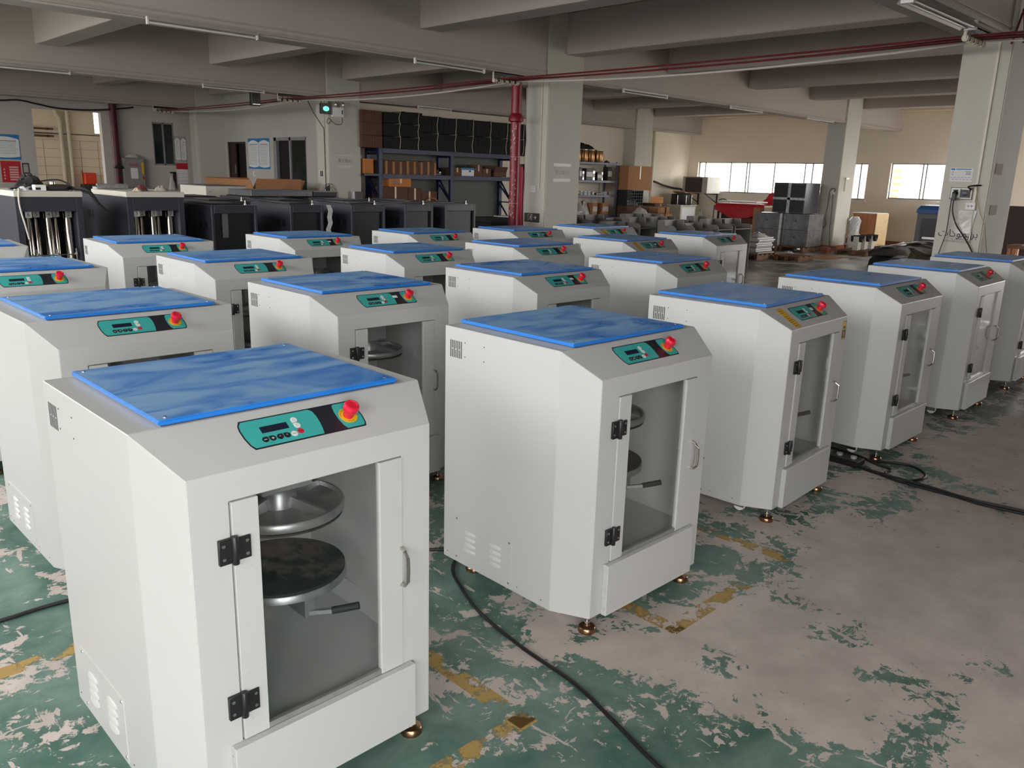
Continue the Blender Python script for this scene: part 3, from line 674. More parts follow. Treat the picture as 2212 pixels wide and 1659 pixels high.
def curve(pts, n=6):
    """Catmull-Rom through points"""
    P = [Vector(p) for p in pts]; out = []
    for i in range(len(P) - 1):
        p0, p1, p2, p3 = P[max(i - 1, 0)], P[i], P[i + 1], P[min(i + 2, len(P) - 1)]
        for k_ in range(n):
            t = k_ / n; out.append(.5 * (2 * p1 + (p2 - p0) * t + (2 * p0 - 5 * p1 + 4 * p2 - p3) * t * t + (3 * p1 - p0 - 3 * p2 + p3) * t ** 3))
    out.append(P[-1]); return out

# ------------------------------------------------------------------ overhead cables, insulator racks, tube lamps
def sagging(u, z, v0, v1, sag, r, m, name, label):
    pts = []
    stops = [v0] + [v for v in (3.05, 9.8, 16.5, 23.2) if v0 < v < v1] + [v1]
    for a, b in zip(stops, stops[1:]):
        for k_ in range(8): t = k_ / 8; pts.append((u, a + (b - a) * t, z - sag * 4 * t * (1 - t)))
    pts.append((u, v1, z)); return tag(MB().tube(pts, r, 6).out(name, m), label, 'cable', 'power cables on the insulator racks')
for i, (u, sag, m, lab) in enumerate(((9.22, .02, CABLE_R, 'dark red power cable on the outermost spool of the porcelain insulator racks'), (9.34, .05, CABLE_R, 'dark red power cable on the second spool of the porcelain insulator racks'),
                                      (9.46, .03, CABLE_R, 'dark red power cable on the third spool of the porcelain insulator racks'), (9.58, .10, CABLE_W, 'pale sagging power cable nearest the columns on the insulator racks'))):
    sagging(u, 3.159, NEAR_V + .02, 23.35, sag, .013, m, 'power_cable', lab)
for v, where in ((3.05, 'above the socket column at the upper right'), (9.8, 'above the square column by the red pipe'), (16.5, 'beside the lit green sign'), (23.22, 'on the farthest beam at the left')):
    t = thing('insulator_rack', 'steel bracket with porcelain spool insulators ' + where, 'insulator rack', (9.4, v, 3.25))
    MB().box(-.33, .33, -.02, .02, -.012, 0).box(-.33, .33, -.02, -.014, -.05, 0).out('rail', STEELD, t)
    for k_, du in enumerate((-.30, -.18, -.06, .06, .18)):
        MB().box(du - .035, du - .029, -.015, .015, -.14, 0).out('drop_strap', PVC if k_ == 0 else STEELD, t)
        MB().lathe([(.032, -.028), (.035, -.02), (.018, -.006), (.018, .006), (.035, .02), (.032, .028)], 14, 0, Matrix.Translation((du, 0, -.125)) @ Matrix.Rotation(math.pi / 2, 4, 'Y')).out('spool', CERAM, t)
pts = curve([(10.0, 2.9, 3.17), (10.05, 2.86, 3.45), (10.1, 2.86, 3.5), (10.16, 2.84, 3.3), (10.12, 2.82, 3.2), (10.2, 2.8, 3.42), (10.3, 2.82, 3.45), (10.36, 2.84, 3.3), (10.5, 2.8, 3.32)])
tag(MB().tube(pts, .012, 6).out('cable_loops', CABLE_R), 'dark red cable looped at the top of the socket column', 'cable')
def lamp(u0, u1, v, z, label, refl=False):
    L_ = u1 - u0; t = thing('tube_lamp', label, 'lamp', ((u0 + u1) / 2, v, z), 0, 'unlit fluorescent tube lamps')
    h = L_ / 2
    if refl:
        MB().add([(-h, -.09, .0), (h, -.09, .0), (h, -.03, .07), (-h, -.03, .07), (h, .03, .07), (-h, .03, .07), (h, .09, 0), (-h, .09, 0)], [(0, 1, 2, 3), (3, 2, 4, 5), (5, 4, 6, 7)]).out('reflector', FIXT, t)
        for y in (-.035, .035): MB().cyl((-h + .03, y, .015), .013, L_ - .06, 'x', 10).out('tube', TUBEW, t)
        MB().box(-h - .02, -h + .03, -.05, .05, -.005, .075).out('lamp_holder', WHITEK, t); MB().box(h - .03, h + .02, -.05, .05, -.005, .075).out('lamp_holder', WHITEK, t)
    else:
        MB().box(-h, h, -.02, .02, .025, .06).out('batten', FIXT, t, bevel=.004)
        MB().cyl((-h + .02, 0, 0), .0135, L_ - .04, 'x', 10).out('tube', TUBEW, t)
        for x in (-h - .005, h - .015): MB().box(x, x + .02, -.018, .018, -.02, .06).out('lamp_holder', WHITEK, t)
B1, B2 = 9.69, 16.39
lamp(3.79, 5.09, B1, 3.215, 'unlit tube lamp on the nearest beam, leftmost in the picture')
lamp(7.46, 8.78, B1, 3.205, 'unlit tube lamp on the nearest beam left of the red pipe column')
lamp(12.14, 13.48, B1, 3.215, 'unlit tube lamp on the beam just right of the square column')
lamp(15.75, 17.05, B1, 3.21, 'unlit tube lamp on the beam between the square and the window column')
lamp(19.17, 20.57, B1, 3.225, 'unlit tube lamp on the beam end beside the window column')
lamp(3.7, 5.0, B2, 3.225, 'unlit tube lamp on the second beam at the left edge')
lamp(7.4, 8.7, B2, 3.225, 'unlit tube lamp on the second beam left of the green sign')
lamp(12.71, 13.75, B2, 3.225, 'unlit dusty tube lamp above the black bundles')
lamp(7.12, 8.62, 2.86, 3.12, 'unlit twin tube lamp with reflector at the upper right corner', True)
t = thing('tube_lamp', 'unlit slim tube lamp on the wall above the tall carton', 'lamp', (21.5, BACK_V - .06, 3.38), 0, 'unlit fluorescent tube lamps')
MB().box(-.62, .62, .02, .055, .0, .04).out('batten', FIXT, t); MB().cyl((-.6, 0, .0), .013, 1.2, 'x', 10).out('tube', TUBEW, t)
# black box hung from the second beam
t = thing('switch_box', 'small black box hanging under the beam left of the green sign', 'box', (8.55, 16.5, 2.96))
MB().box(-.10, .10, -.05, .05, 0, .27).out('box_body', BLACK, t, bevel=.006); MB().box(.05, .1, -.03, .03, .27, .292).out('hanger', STEELD, t); MB().box(-.085, .085, -.052, -.05, .02, .04).out('label_strip', SILVER, t)
# drooping black cable on the far wall
tag(MB().tube(curve([(5.0, 23.75, 3.13), (5.6, 23.75, 3.14), (6.0, 23.78, 3.18), (6.4, 23.8, 3.12), (6.9, 23.8, 3.05), (7.6, 23.8, 3.06), (8.2, 23.66, 3.12), (8.75, 23.75, 3.21)], 6), .022, 6).out('wall_cable', CABLE_B), 'black cable drooping over the yard opening', 'cable')

# ------------------------------------------------------------------ columns' fittings
# exit sign and emergency lamp on the third column
t = thing('exit_light', 'lit green exit light box hung beside the third column', 'sign', (10.10, 16.31, 2.90))
MB().box(-.13, .13, -.03, .03, 0, .22).out('sign_case', BLACK, t, bevel=.006)
MB().prism([(.06 * math.cos(a * math.pi / 10) * 1.25, .11 + .05 * math.sin(a * math.pi / 10)) for a in range(20)], 0, .002, 0, Matrix.Translation((0, -.03, 0)) @ Matrix.Rotation(math.pi / 2, 4, 'X')).out('lit_symbol', LAMPG, t)
bar_ = MB().prism([(-.045, .104), (.045, .104), (.045, .116), (-.045, .116)], .002, .003, 0, Matrix.Translation((0, -.03, 0)) @ Matrix.Rotation(math.pi / 2, 4, 'X')).out('symbol_bar', INK, t)
MB().box(-.1, -.09, -.005, .005, .22, .29).box(.09, .1, -.005, .005, .22, .29).out('hanger', STEELD, t)
t = thing('emergency_lamp', 'white twin spot emergency lamp on the third column', 'lamp', (10.42, 16.33, 2.86))
MB().box(-.14, .14, -.04, .05, 0, .2).out('lamp_case', WHITEK, t, bevel=.008); MB().box(.08, .115, -.042, -.04, .06, .15).out('display', BLACK, t)
for x in (-.09, .1):
    hd = MB().lathe([(.028, 0), (.058, .03), (.06, .06), (.052, .065)], 18, 0, Matrix.Translation((x, 0, .265)) @ Matrix.Rotation(math.pi / 2, 4, 'X')).out('lamp_head', FIXT, t)
    MB().lathe([(.045, .06), (.02, .069)], 16, 0, Matrix.Translation((x, 0, .265)) @ Matrix.Rotation(math.pi / 2, 4, 'X')).out('lens', SILVER, hd); MB().cyl((x, .02, .19), .012, .06, 'z', 8).out('swivel', WHITEK, hd)
tag(MB().tube(curve([(10.52, 16.30, 2.86), (10.5, 16.29, 2.72), (10.36, 16.29, 2.70), (10.25, 16.3, 2.76), (10.17, 16.29, 2.82), (10.12, 16.29, 2.74), (10.16, 16.29, 2.70), (10.22, 16.3, 2.76)]), .007, 5).out('lamp_lead', CABLE_B), 'thin lead looped below the lit green sign', 'cable')
tag(MB().tube([(9.72, 16.4, 3.16), (9.9, 16.45, 2.9), (10.15, 16.47, 2.6), (10.17, 16.5, 2.5), (10.18, 16.5, 1.25)], .008, 5).out('drop_cable', CABLE_B), 'thin cable slanting from the insulators down the third column', 'cable')
t = thing('wall_switch', 'white and black double socket on the third column by the fan', 'switch', (10.2, 16.7, 1.63)); MB().box(-.012, 0, -.09, .09, -.075, .075).out('plate', WHITEK, t, bevel=.002); MB().box(-.02, -.012, -.07, .03, -.06, .06).out('socket', BLACK, t); MB().box(-.022, -.02, -.035, -.012, -.05, .05).out('rocker', WHITEK, t)
t = thing('wall_switch', 'white light switch at the end of the conduit on the square column', 'switch', (10.2, 9.95, 1.49)); MB().box(-.03, 0, -.06, .06, -.06, .06).out('plate', WHITEK, t, bevel=.006); MB().box(-.036, -.03, -.035, .035, -.01, .035).out('rocker', WHITEP, t)
t = thing('wall_switch', 'white light switch under the wave-edged poster beside the dark doorway', 'switch', (OFF_U, 21.45, 1.56)); MB().box(-.012, 0, -.07, .07, -.06, .06).out('plate', WHITEK, t, bevel=.003); MB().box(-.016, -.012, -.05, -.005, -.035, .035).out('rocker', GREYP, t)
def notice(x, y, z, where):
    T = facing(x, y, z, '-y'); t = thing('paper_notice', 'faint white paper notice with black no-open-flame lettering on the ' + where, 'notice', (x, y, z))
    MB().box(-.21, .21, -.0015, 0, -.14, .14).out('sheet', COLM, t)
    for zz in (-.125, .125): MB().box(-.22, .22, -.003, -.0015, zz - .025, zz + .025).out('tape_strip', pm('dull_tape', S(168, 164, 158), .35), t)
    o = text_obj('禁止烟火!', .085, INK, T @ Matrix.Translation((0, 0, .003)), None, 'lettering'); o.parent = t; o.matrix_parent_inverse = Matrix.Translation((-x, -y, -z))
notice(10.6, 9.68, 1.775, 'square column'); notice(10.62, 16.38, 1.92, 'third column')
# running-man exit sign on the square column
t = thing('exit_sign', 'dark running-man exit plate with right arrow low on the square column', 'sign', (10.2, 9.98, 1.015))
MB().box(-.012, 0, -.19, .18, -.075, .075).out('plate', pm('sign_olive', S(62, 64, 60), .4), t, bevel=.002)
MB().box(-.016, -.012, -.19, .18, -.078, -.068).out('bright_edge', SILVER, t)
FT = Matrix.Translation((-.0121, 0, 0)) @ Matrix((Vector((0, -1, 0)), Vector((0, 0, 1)), Vector((-1, 0, 0)))).transposed().to_4x4()
g = MB()
for q_ in ((-.075, -.055, -.07, .058), (.02, -.055, .025, .058), (-.075, .053, .025, .058)): g.prism([(q_[0], q_[1]), (q_[2], q_[1]), (q_[2], q_[3]), (q_[0], q_[3])], 0, .0015, 0, FT)
g.out('door_outline', WHITEP, t)
g = MB(); hx, hy = .0, .038
g.prism([(hx + .010 * math.cos(k_ * .785), hy + .010 * math.sin(k_ * .785)) for k_ in range(8)], 0, .0015, 0, FT)
for a, b, w in (((-.004, .026), (-.016, -.006), .016), ((-.016, -.006), (.004, -.022), .009), ((.004, -.022), (-.004, -.05), .008), ((-.016, -.006), (-.032, -.026), .009), ((-.032, -.026), (-.052, -.03), .008), ((-.004, .022), (.014, .008), .007), ((-.006, .022), (-.03, .018), .007), ((-.03, .018), (-.038, .0), .006)):
    a = Vector(a); b = Vector(b); d = (b - a).normalized(); nn = Vector((-d.y, d.x)) * w / 2
    g.prism([tuple(a - nn), tuple(b - nn), tuple(b + nn), tuple(a + nn)], 0, .0015, 0, FT)
g.out('running_figure', WHITEP, t)
MB().prism([(.055, -.004), (.105, -.004), (.085, -.03), (.098, -.03), (.128, .002), (.098, .034), (.085, .034), (.105, .008), (.055, .008)], 0, .0015, 0, FT).out('arrow', WHITEP, t)
# red pipe and red post left of the square column
t = thing('fire_pipe', 'peeling dark red vertical pipe with a collar beside the square column', 'pipe', (9.78, 10.0, 0))
MB().cyl((0, 0, 0), .085, 3.2, 'z', 20).out('pipe', PIPER, t); MB().lathe([(.086, 2.55), (.125, 2.57), (.125, 2.63), (.1, 2.67), (.086, 2.69)], 20, 0).out('collar', PIPER, t)
for z in (1.25, 2.0): MB().cyl((0, 0, z), .0865, .01, 'z', 20).out('joint_ring', pm('pale_joint', S(170, 130, 120), .6), t)
pk = MB(); rnd = random.Random(3)
for i in range(60):
    a = rnd.uniform(2.6, 4.2); z = rnd.uniform(.7, 2.5); w = rnd.uniform(.004, .014); h_ = rnd.uniform(.008, .05)
    c_, s_ = math.cos(a), math.sin(a); r_ = .0858
    pk.add([(r_ * math.cos(a - w * 8), r_ * math.sin(a - w * 8), z), (r_ * math.cos(a + w * 8), r_ * math.sin(a + w * 8), z + .004), (r_ * math.cos(a + w * 5), r_ * math.sin(a + w * 5), z + h_), (r_ * math.cos(a - w * 6), r_ * math.sin(a - w * 6), z + h_ * .8)], [(0, 1, 2, 3)])
tag(pk.out('peeled_spots', pm('peeled_white', S(206, 186, 180), .7), t), kind='stuff')
t = thing('red_post', 'bright red upright box standing right behind the peeling pipe', 'post', (10.27, 10.3, 0))
MB().box(-.08, .08, -.07, .07, 0, 1.86).out('post_body', pm('glossy_crimson', S(150, 20, 44), .3), t, bevel=.01); MB().box(-.07, .07, -.06, .06, 1.86, 1.9).out('post_cap', INK, t); MB().box(-.06, -.03, -.074, -.07, .1, 1.8).out('pale_strip', pm('faded_pink', S(196, 110, 120), .4), t)
tag(MB().tube(curve([(9.95, 9.94, 3.1), (9.94, 9.92, 2.8), (9.95, 9.93, 2.55), (9.97, 9.93, 2.3), (9.93, 9.91, 2.0), (9.95, 9.92, 1.6), (9.92, 9.9, 1.3), (9.93, 9.9, .9), (9.93, 9.9, .01)]), .009, 5).out('pale_cable', CABLE_W), 'pale cable hanging along the peeling red pipe', 'cable')

# socket column at the right
t = thing('paper_notice', 'white notice sheet with blue heading on the socket column', 'notice', (10.2, 3.245, 1.85)); FT2 = Matrix((Vector((0, -1, 0)), Vector((0, 0, 1)), Vector((-1, 0, 0)))).transposed().to_4x4()
def rect(mb, x0, x1, y0, y1, z0, z1): return mb.prism([(x0, y0), (x1, y0), (x1, y1), (x0, y1)], z0, z1, 0, FT2)
rect(MB(), -.118, .118, -.075, .075, 0, .002).out('sheet', WHITEP, t); rect(rect(MB(), -.112, -.07, .052, .068, .002, .0026), -.06, .1, .056, .066, .002, .0026).out('heading_print', BLUEP, t)
pr = MB(); rnd = random.Random(5)
for x, y, w in ((-.1, .03, .02), (-.1, .005, .02), (.04, .035, .06), (.05, .02, .05), (.045, .005, .055)): rect(pr, x, x + w, y - .005, y + .004, .002, .0025)
for r_ in range(2):
    for k_ in range(6): rect(pr, -.11 + k_ * .037 + r_ * .02, -.085 + k_ * .037 + r_ * .02, -.032 - r_ * .022, -.026 - r_ * .022, .002, .0025)
tag(pr.out('text_print', GREYP, t), kind='stuff')
t = thing('socket_panel', 'grey framed panel with white socket and black socket on the socket column', 'socket', (10.2, 3.205, 1.648))
rect(MB(), -.118, .112, -.066, .064, 0, .012).out('back_plate', FIXT, t)
fr_ = MB()
for q_ in ((-.118, .112, .058, .064), (-.118, .112, -.066, -.06), (-.118, -.112, -.066, .064), (.106, .112, -.066, .064)): rect(fr_, q_[0], q_[1], q_[2], q_[3], .012, .016)
fr_.out('frame', STEELD, t)
rect(MB(), -.108, -.012, -.05, .05, .012, .03).out('socket', WHITEK, t); rect(MB(), -.002, .085, -.045, .042, .012, .035).out('socket', BLACK, t)
FD = Matrix.Translation((0, -.04, -.002)) @ FT2
f = MB(); f.lathe([(.03, .035), (.03, .04), (.022, .042)], 18, 0, Matrix.Translation((0, -.041, 0)) @ FT2).out('socket_face', INK, t)
for dx in (-.009, .009): MB().lathe([(.004, .042), (.003, .0435)], 8, 0, Matrix.Translation((0, -.041 - dx, 0)) @ FT2).out('pin_hole', GREYP, t)
t = thing('plug', 'black plug in the white socket with a black lead', 'plug', (10.165, 3.262, 1.645)); MB().lathe([(.03, 0), (.03, .02), (.02, .035), (.012, .04)], 14, 0, FT2).box(-.05, 0, -.02, .02, -.075, 0).box(-.03, 0, -.022, .022, .03, .042).out('plug_body', BLACK, t, bevel=.003)
tag(MB().tube(curve([(10.14, 3.262, 1.58), (10.14, 3.255, 1.45), (10.16, 3.2, 1.3), (10.17, 3.11, 1.18), (10.17, 3.0, 1.02), (10.15, 2.9, .8), (10.1, 2.95, .3), (10.0, 3.1, .02)]), .0075, 6).out('power_lead', CABLE_B), 'black power lead crossing the printed column diagonally', 'cable')
tag(MB().tube(curve([(10.15, 3.29, 1.6), (10.16, 3.292, 1.4), (10.16, 3.295, 1.2), (10.15, 3.33, 1.0), (10.12, 3.4, .6), (10.0, 3.5, .05)]), .0055, 6).out('power_lead', CABLE_B), 'thin black lead hanging at the left edge of the socket column', 'cable')
tag(MB().tube(curve([(10.16, 3.1, 1.69), (10.13, 3.13, 1.72), (10.14, 3.08, 1.735), (10.19, 3.02, 1.74)]), .009, 6).out('stub_cable', CABLE_B), 'short thick black cable end entering the black socket', 'cable')
t = thing('wall_socket', 'white two hole wall socket below the framed panel', 'socket', (10.2, 3.088, 1.512)); rect(MB(), -.055, .05, -.042, .042, 0, .03).out('plate', WHITEK, t, bevel=.006)
for dx in (-.022, .012): MB().lathe([(.011, .03), (.009, .0315)], 10, 0, Matrix.Translation((0, -dx, 0)) @ FT2).out('socket_hole', GREYP, t)
t = thing('plastic_sleeve', 'clear plastic sleeve hanging on the socket column above the logo', 'sleeve', (10.2, 3.11, 1.34)); pb = MB()
vs = []; rnd = random.Random(9)
for i in range(7):
    for j in range(7): vs.append((-.006 - .012 * rnd.random(), .09 - .18 * (i / 6) + .03 * (1 - j / 6), -.13 + .25 * j / 6))
pb.add(vs, [(i * 7 + j, i * 7 + j + 1, i * 7 + j + 8, i * 7 + j + 7) for i in range(6) for j in range(6)], 0, True); pb.out('sleeve_sheet', BAG, t)
lg = thing('wall_lettering', 'printed logo with Arabic lettering and web address on the socket column', 'lettering', (10.2, 3.18, 1.2))
def rr(w, h, r, n=5):
    out = []
    for cx, cy, a0 in ((w - r, h - r, 0), (-w + r, h - r, 90), (-w + r, -h + r, 180), (w - r, -h + r, 270)):
        out += [(cx + r * math.cos(math.radians(a0 + 90 * k_ / n)), cy + r * math.sin(math.radians(a0 + 90 * k_ / n))) for k_ in range(n + 1)]
    return out
o_, i_ = rr(.034, .04, .016), rr(.022, .028, .008); N = len(o_)
for nm, keep, m in (('logo_ring', lambda x, y: x < .012, pm('logo_plum', S(70, 30, 52), .5)), ('logo_ring', lambda x, y: x >= .012, pm('logo_red', S(190, 44, 40), .5))):
    g = MB()
    for k_ in range(N):
        a, b, c_, d = o_[k_], o_[(k_ + 1) % N], i_[(k_ + 1) % N], i_[k_]
        if keep((a[0] + b[0]) / 2, 0): g.add([FT2 @ Vector((x - .005, y + .07, .001)) for x, y in (a, b, c_, d)], [(0, 1, 2, 3)])
    g.out(nm, m, lg)
MB().prism([(-.012, .066), (.008, .066), (-.002, .088)], .0005, .0012, 0, FT2).out('logo_leaf', pm('logo_green', S(60, 150, 60), .5), lg)
MB().prism([(-.008, .044), (.002, .044), (.002, .058), (-.008, .058)], .0005, .0012, 0, FT2).out('logo_drop', pm('logo_amber', S(206, 110, 40), .5), lg)
NAVY = pm('logo_navy', S(34, 34, 70), .5)
text_obj('\uFE95\uFE8E\uFEDB\uFEEE\uFEE4\uFEF3\uFEAE\uFE91', .115, NAVY, FT2 @ Matrix.Translation((0, .0, .001)), lg, 'lettering')
text_obj('\uFE95\uFE8E\uFEE7\uFE8E\uFEEB\uFEA9', .046, NAVY, FT2 @ Matrix.Translation((.005, -.052, .001)), lg, 'lettering')
text_obj('WWW.PRIMOCAT.COM', .036, pm('logo_grey', S(96, 90, 92), .5), FT2 @ Matrix.Translation((0, -.088, .001)), lg, 'lettering', .78)
MB().prism([(-.12, -.054), (-.055, -.054), (-.055, -.052), (-.12, -.052)], .0005, .001, 0, FT2).prism([(.06, -.054), (.125, -.054), (.125, -.052), (.06, -.052)], .0005, .001, 0, FT2).out('rule_line', GREYP, lg)
tag(MB().tube(curve([(10.17, 3.06, 1.75), (10.17, 3.03, 1.6), (10.17, 2.98, 1.45), (10.15, 2.91, 1.32), (10.25, 2.91, 1.2), (10.4, 2.91, 1.0)]), .004, 5).out('string', pm('yellowed_string', S(176, 160, 110), .6)), 'yellowed string trailing down the corner of the socket column', 'cable')
t = thing('hanging_connector', 'small chrome connector dangling on a string over the printed column', 'connector', (10.18, 3.045, 1.18)); MB().cyl((0, 0, -.045), .012, .09, 'z', 10).out('barrel', CHROME, t); MB().tube([(0, 0, .045), (0, .01, .2), (0, .015, .3)], .003, 5).out('string', CABLE_W, t)
ps = MB().box(10.28, 10.52, 2.925, 2.9285, 1.86, 1.98).out('tape_patch', pm('faded_patch', S(150, 130, 124), .8)); tag(ps, 'faded square tape patch on the shaded side of the socket column', 'patch')
ps = MB().box(10.32, 10.56, 2.925, 2.9285, 1.42, 1.53).out('tape_patch', pm('faded_patch', S(150, 130, 124), .8)); tag(ps, 'lower faded tape patch with pencil marks on the socket column', 'patch')
# window column socket and leads
t = thing('wall_socket', 'white socket with hanging black leads on the window column', 'socket', (21.3, 9.83, 1.5)); MB().box(-.02, 0, -.06, .06, -.05, .06).out('plate', WHITEK, t, bevel=.004)
tag(MB().tube(curve([(21.27, 9.80, 1.48), (21.25, 9.78, 1.2), (21.25, 9.77, .8), (21.25, 9.76, .5), (21.24, 9.72, .2), (21.22, 9.7, .02)]), .009, 5).out('power_lead', CABLE_B), 'long black lead from the window column socket to the floor', 'cable')
tag(MB().tube(curve([(21.27, 9.78, 1.52), (21.24, 9.74, 1.6), (21.24, 9.8, 1.62), (21.24, 9.88, 1.55), (21.24, 9.89, 1.2), (21.24, 9.92, .9), (21.24, 9.88, .7), (21.24, 9.93, .6)]), .009, 5).out('power_lead', CABLE_B), 'shorter looped black lead hanging from the window column socket', 'cable')
tag(MB().box(21.55, 21.56, 9.62, 9.66, 1.55, 1.9).box(21.55, 21.75, 9.62, 9.63, 1.86, 1.9).out('wall_bracket', PVC), 'small angled bracket on the bright side of the window column', 'bracket')
#SECTION stock
# ------------------------------------------------------------------ charcoal cabinets
def canister_cabinet(u, v, nums, label):
    t = thing('canister_cabinet', label, 'cabinet', (u, v, 0), 0, 'slab topped canister cabinets'); w, d, h = .60, 1.05, 1.37
    c = MB(); th = .06
    c.box(0, th, 0, d, .06, h).box(w - th, w, 0, d, .06, h).box(th, w - th, 0, .04, h - .14, h).box(th, w - th, 0, .04, .06, .16).box(th, w - th, d - .04, d, .06, h).box(th, w - th, .04, d - .04, .06, .10).box(th, w - th, .04, d - .04, h - .03, h)
    c.out('carcass', CABI, t, bevel=.003)
    MB().box(.03, w - .03, .03, d - .03, 0, .06).out('plinth', CABD, t)
    MB().box(-.006, w + .006, -.008, d + .006, h, h + .055).out('top_slab', SLAB, t, bevel=.004)
    MB().box(.07, w - .07, .6, .62, .16, h - .14).out('inner_back', CABD, t)
    MB().tube([(.07, .075, .80), (w - .07, .075, .80)], .006, 6).out('tie_rod', CHROME, t)
    n = len(nums)
    for i, k_ in enumerate(nums):
        x = .13 + i * (.36 / (n - 1)); y = .16 + .09 * (i % 2)
        can = MB().lathe([(.034, .3), (.036, .32), (.036, h - .05), (.03, h - .04)], 18, 0, Matrix.Translation((x, y, 0))).out('canister', TUBE, t)
        pm_ = MB().cyl((x + .03, .07, .72), .010, .14, 'z', 10).cyl((x + .03, .07, .80), .022, .018, 'z', 10).cyl((x + .03, .07, .45), .014, .27, 'z', 10).cyl((x + .03, .07, .43), .026, .014, 'z', 10).box(x + .02, x + .04, .02, .07, .40, .43)
        if i % 2 == 0: pm_.out('dosing_pump', CHROME, t)
        pl = MB().box(x - .028, x + .032, y - .045, y - .042, h - .205, h - .145).out('number_plate', WHITEP if i == 0 else FIXT, can)
        if k_: text_obj(k_, .055, INK, Matrix.Translation((x + .002, y - .0455, h - .175)) @ Matrix.Rotation(math.pi / 2, 4, 'X'), can, 'number')
    return t
canister_cabinet(2.14, 9.0, '65432', 'slab-topped charcoal cabinet with numbered steel canisters, left of its twin')
canister_cabinet(3.17, 9.0, '32123', 'slab-topped charcoal cabinet with steel canisters, in front of the doorway posters')
def dark_cabinet(u, v, label, w=.55, group='charcoal cabinets', h=1.28, front=True, lever=True):
    t = thing('charcoal_cabinet', label, 'cabinet', (u, v, 0), 0, group); d = 1.0
    c = MB(); th = .035
    c.box(0, th, 0, d, .05, h).box(w - th, w, 0, d, .05, h).box(th, w - th, 0, d, h - .09, h).box(th, w - th, 0, d, .05, .12).box(th, w - th, d - .03, d, .12, h - .09)
    c.out('carcass', CABI, t, bevel=.006)
    MB().box(th, w - th, .035, .05, .12, h - .09).out('front_panel', CABD, t)
    MB().box(.004, w - .004, .004, d - .004, h, h + .004).out('top_plate', CABT, t)
    tr = MB().box(.06, w - .06, .12, d - .1, h + .004, h + .018).out('tray', CABD, t, bevel=.003)
    MB().box(.1, w - .2, .2, d - .3, h + .018, h + .022).out('tray_plate', CABT, tr)
    for k_ in (0, 1): MB().box(-.006, 0, .10 + k_ * .14, .19 + k_ * .14, h - .26, h - .18).out('socket_plate', BLACK, t, bevel=.001)
    if lever: MB().cyl((w - .1, .1, h + .004), .016, .012, 'z', 10).cyl((w - .1, .1, h + .016), .007, .04, 'z', 8).lathe([(.006, h + .056), (.013, h + .066), (.006, h + .076)], 10, 0, Matrix.Translation((w - .1, .1, 0))).out('lever', CHROME, t)
    return t
for u, w, lab in ((4.07, .555, 'charcoal cabinet beside the second canister cabinet, strip of metal in its open front'), (5.05, .46, 'charcoal cabinet with a hanging white cloth strip at its right edge'),
                  (5.91, .53, 'charcoal cabinet third of the five dark ones, faint glare across its front'), (6.75, .50, 'charcoal cabinet fourth of the five dark ones'), (7.46, .575, 'charcoal cabinet at the right end, beside the wooden chair')):
    dark_cabinet(u, 9.0, lab, w)
st = MB().box(0, .07, 0, .002, 0, .28).out('metal_strip', CABT); st.location = (4.20, 9.02, .92); tag(st, 'pale metal strip leaning in the open front of a charcoal cabinet', 'strip')
vs = [(5.535 + (.024 if j % 2 else .0) + .01 * math.sin(j), 8.985 + .004 * math.sin(j * 2.1), 1.285 - j * .075) for j in range(9)]
cs = MB(); 
for a, b in zip(vs, vs[1:]): cs.add([(a[0], a[1], a[2]), (a[0] + .065, a[1], a[2]), (b[0] + .068, b[1], b[2]), (b[0], b[1], b[2])], [(0, 1, 2, 3)], 0, True)
tag(cs.out('cloth_strip', pm('white_cloth_strip', S(196, 196, 194), .8, var=.15, scale=30)), 'white cloth strip hanging between two charcoal cabinets', 'cloth')
for k_, (u, v) in enumerate(((4.65, 10.35), (5.65, 10.35), (6.65, 10.3), (7.55, 10.35), (4.9, 11.7), (5.9, 11.7), (6.9, 11.7), (3.6, 11.4), (2.3, 10.5), (3.3, 10.35))):
    hh = 1.34 if k_ >= 8 else 1.27
    dark_cabinet(u, v, 'charcoal cabinet in the packed rows behind, only its flat top showing', .6, 'charcoal cabinets of the rows behind', hh, lever=(k_ in (0, 2)))
def tray_box(x0, x1, y0, y1, z0, z1, m, label, holes=True):
    t = thing('metal_case', label, 'case', ((x0 + x1) / 2, (y0 + y1) / 2, z0)); dx, dy, dz = (x1 - x0) / 2, (y1 - y0) / 2, z1 - z0
    MB().box(-dx, dx, -dy, dy, 0, dz).out('case_body', m, t, bevel=.004); MB().box(-dx - .003, dx + .003, -dy - .003, dy + .003, dz, dz + .012).out('case_lid', CABT, t)
    for x in (-dx * .8, dx * .8): MB().cyl((x, -dy - .004, dz * .5), .008, .006, 'y', 8).out('bolt', STEELD, t)
tray_box(4.05, 4.62, 11.9, 12.8, 1.27, 1.38, SLAB, 'pale grey metal case on the charcoal cabinets behind the second slab top')
tray_box(5.9, 6.6, 13.2, 14.2, 1.22, 1.40, SLAB, 'pale grey metal case in front of the dark doorway')
tray_box(5.95, 7.0, 11.75, 12.5, 1.292, 1.37, CABT, 'silver tray lying on the charcoal cabinets before the carton')
tray_box(7.02, 7.45, 11.75, 12.5, 1.292, 1.36, CABD, 'black tray lying beside the silver tray')
dark_cabinet(5.7, 13.0, 'charcoal cabinet far back under the pale grey metal case', .95, 'charcoal cabinets of the rows behind', 1.196, lever=False)
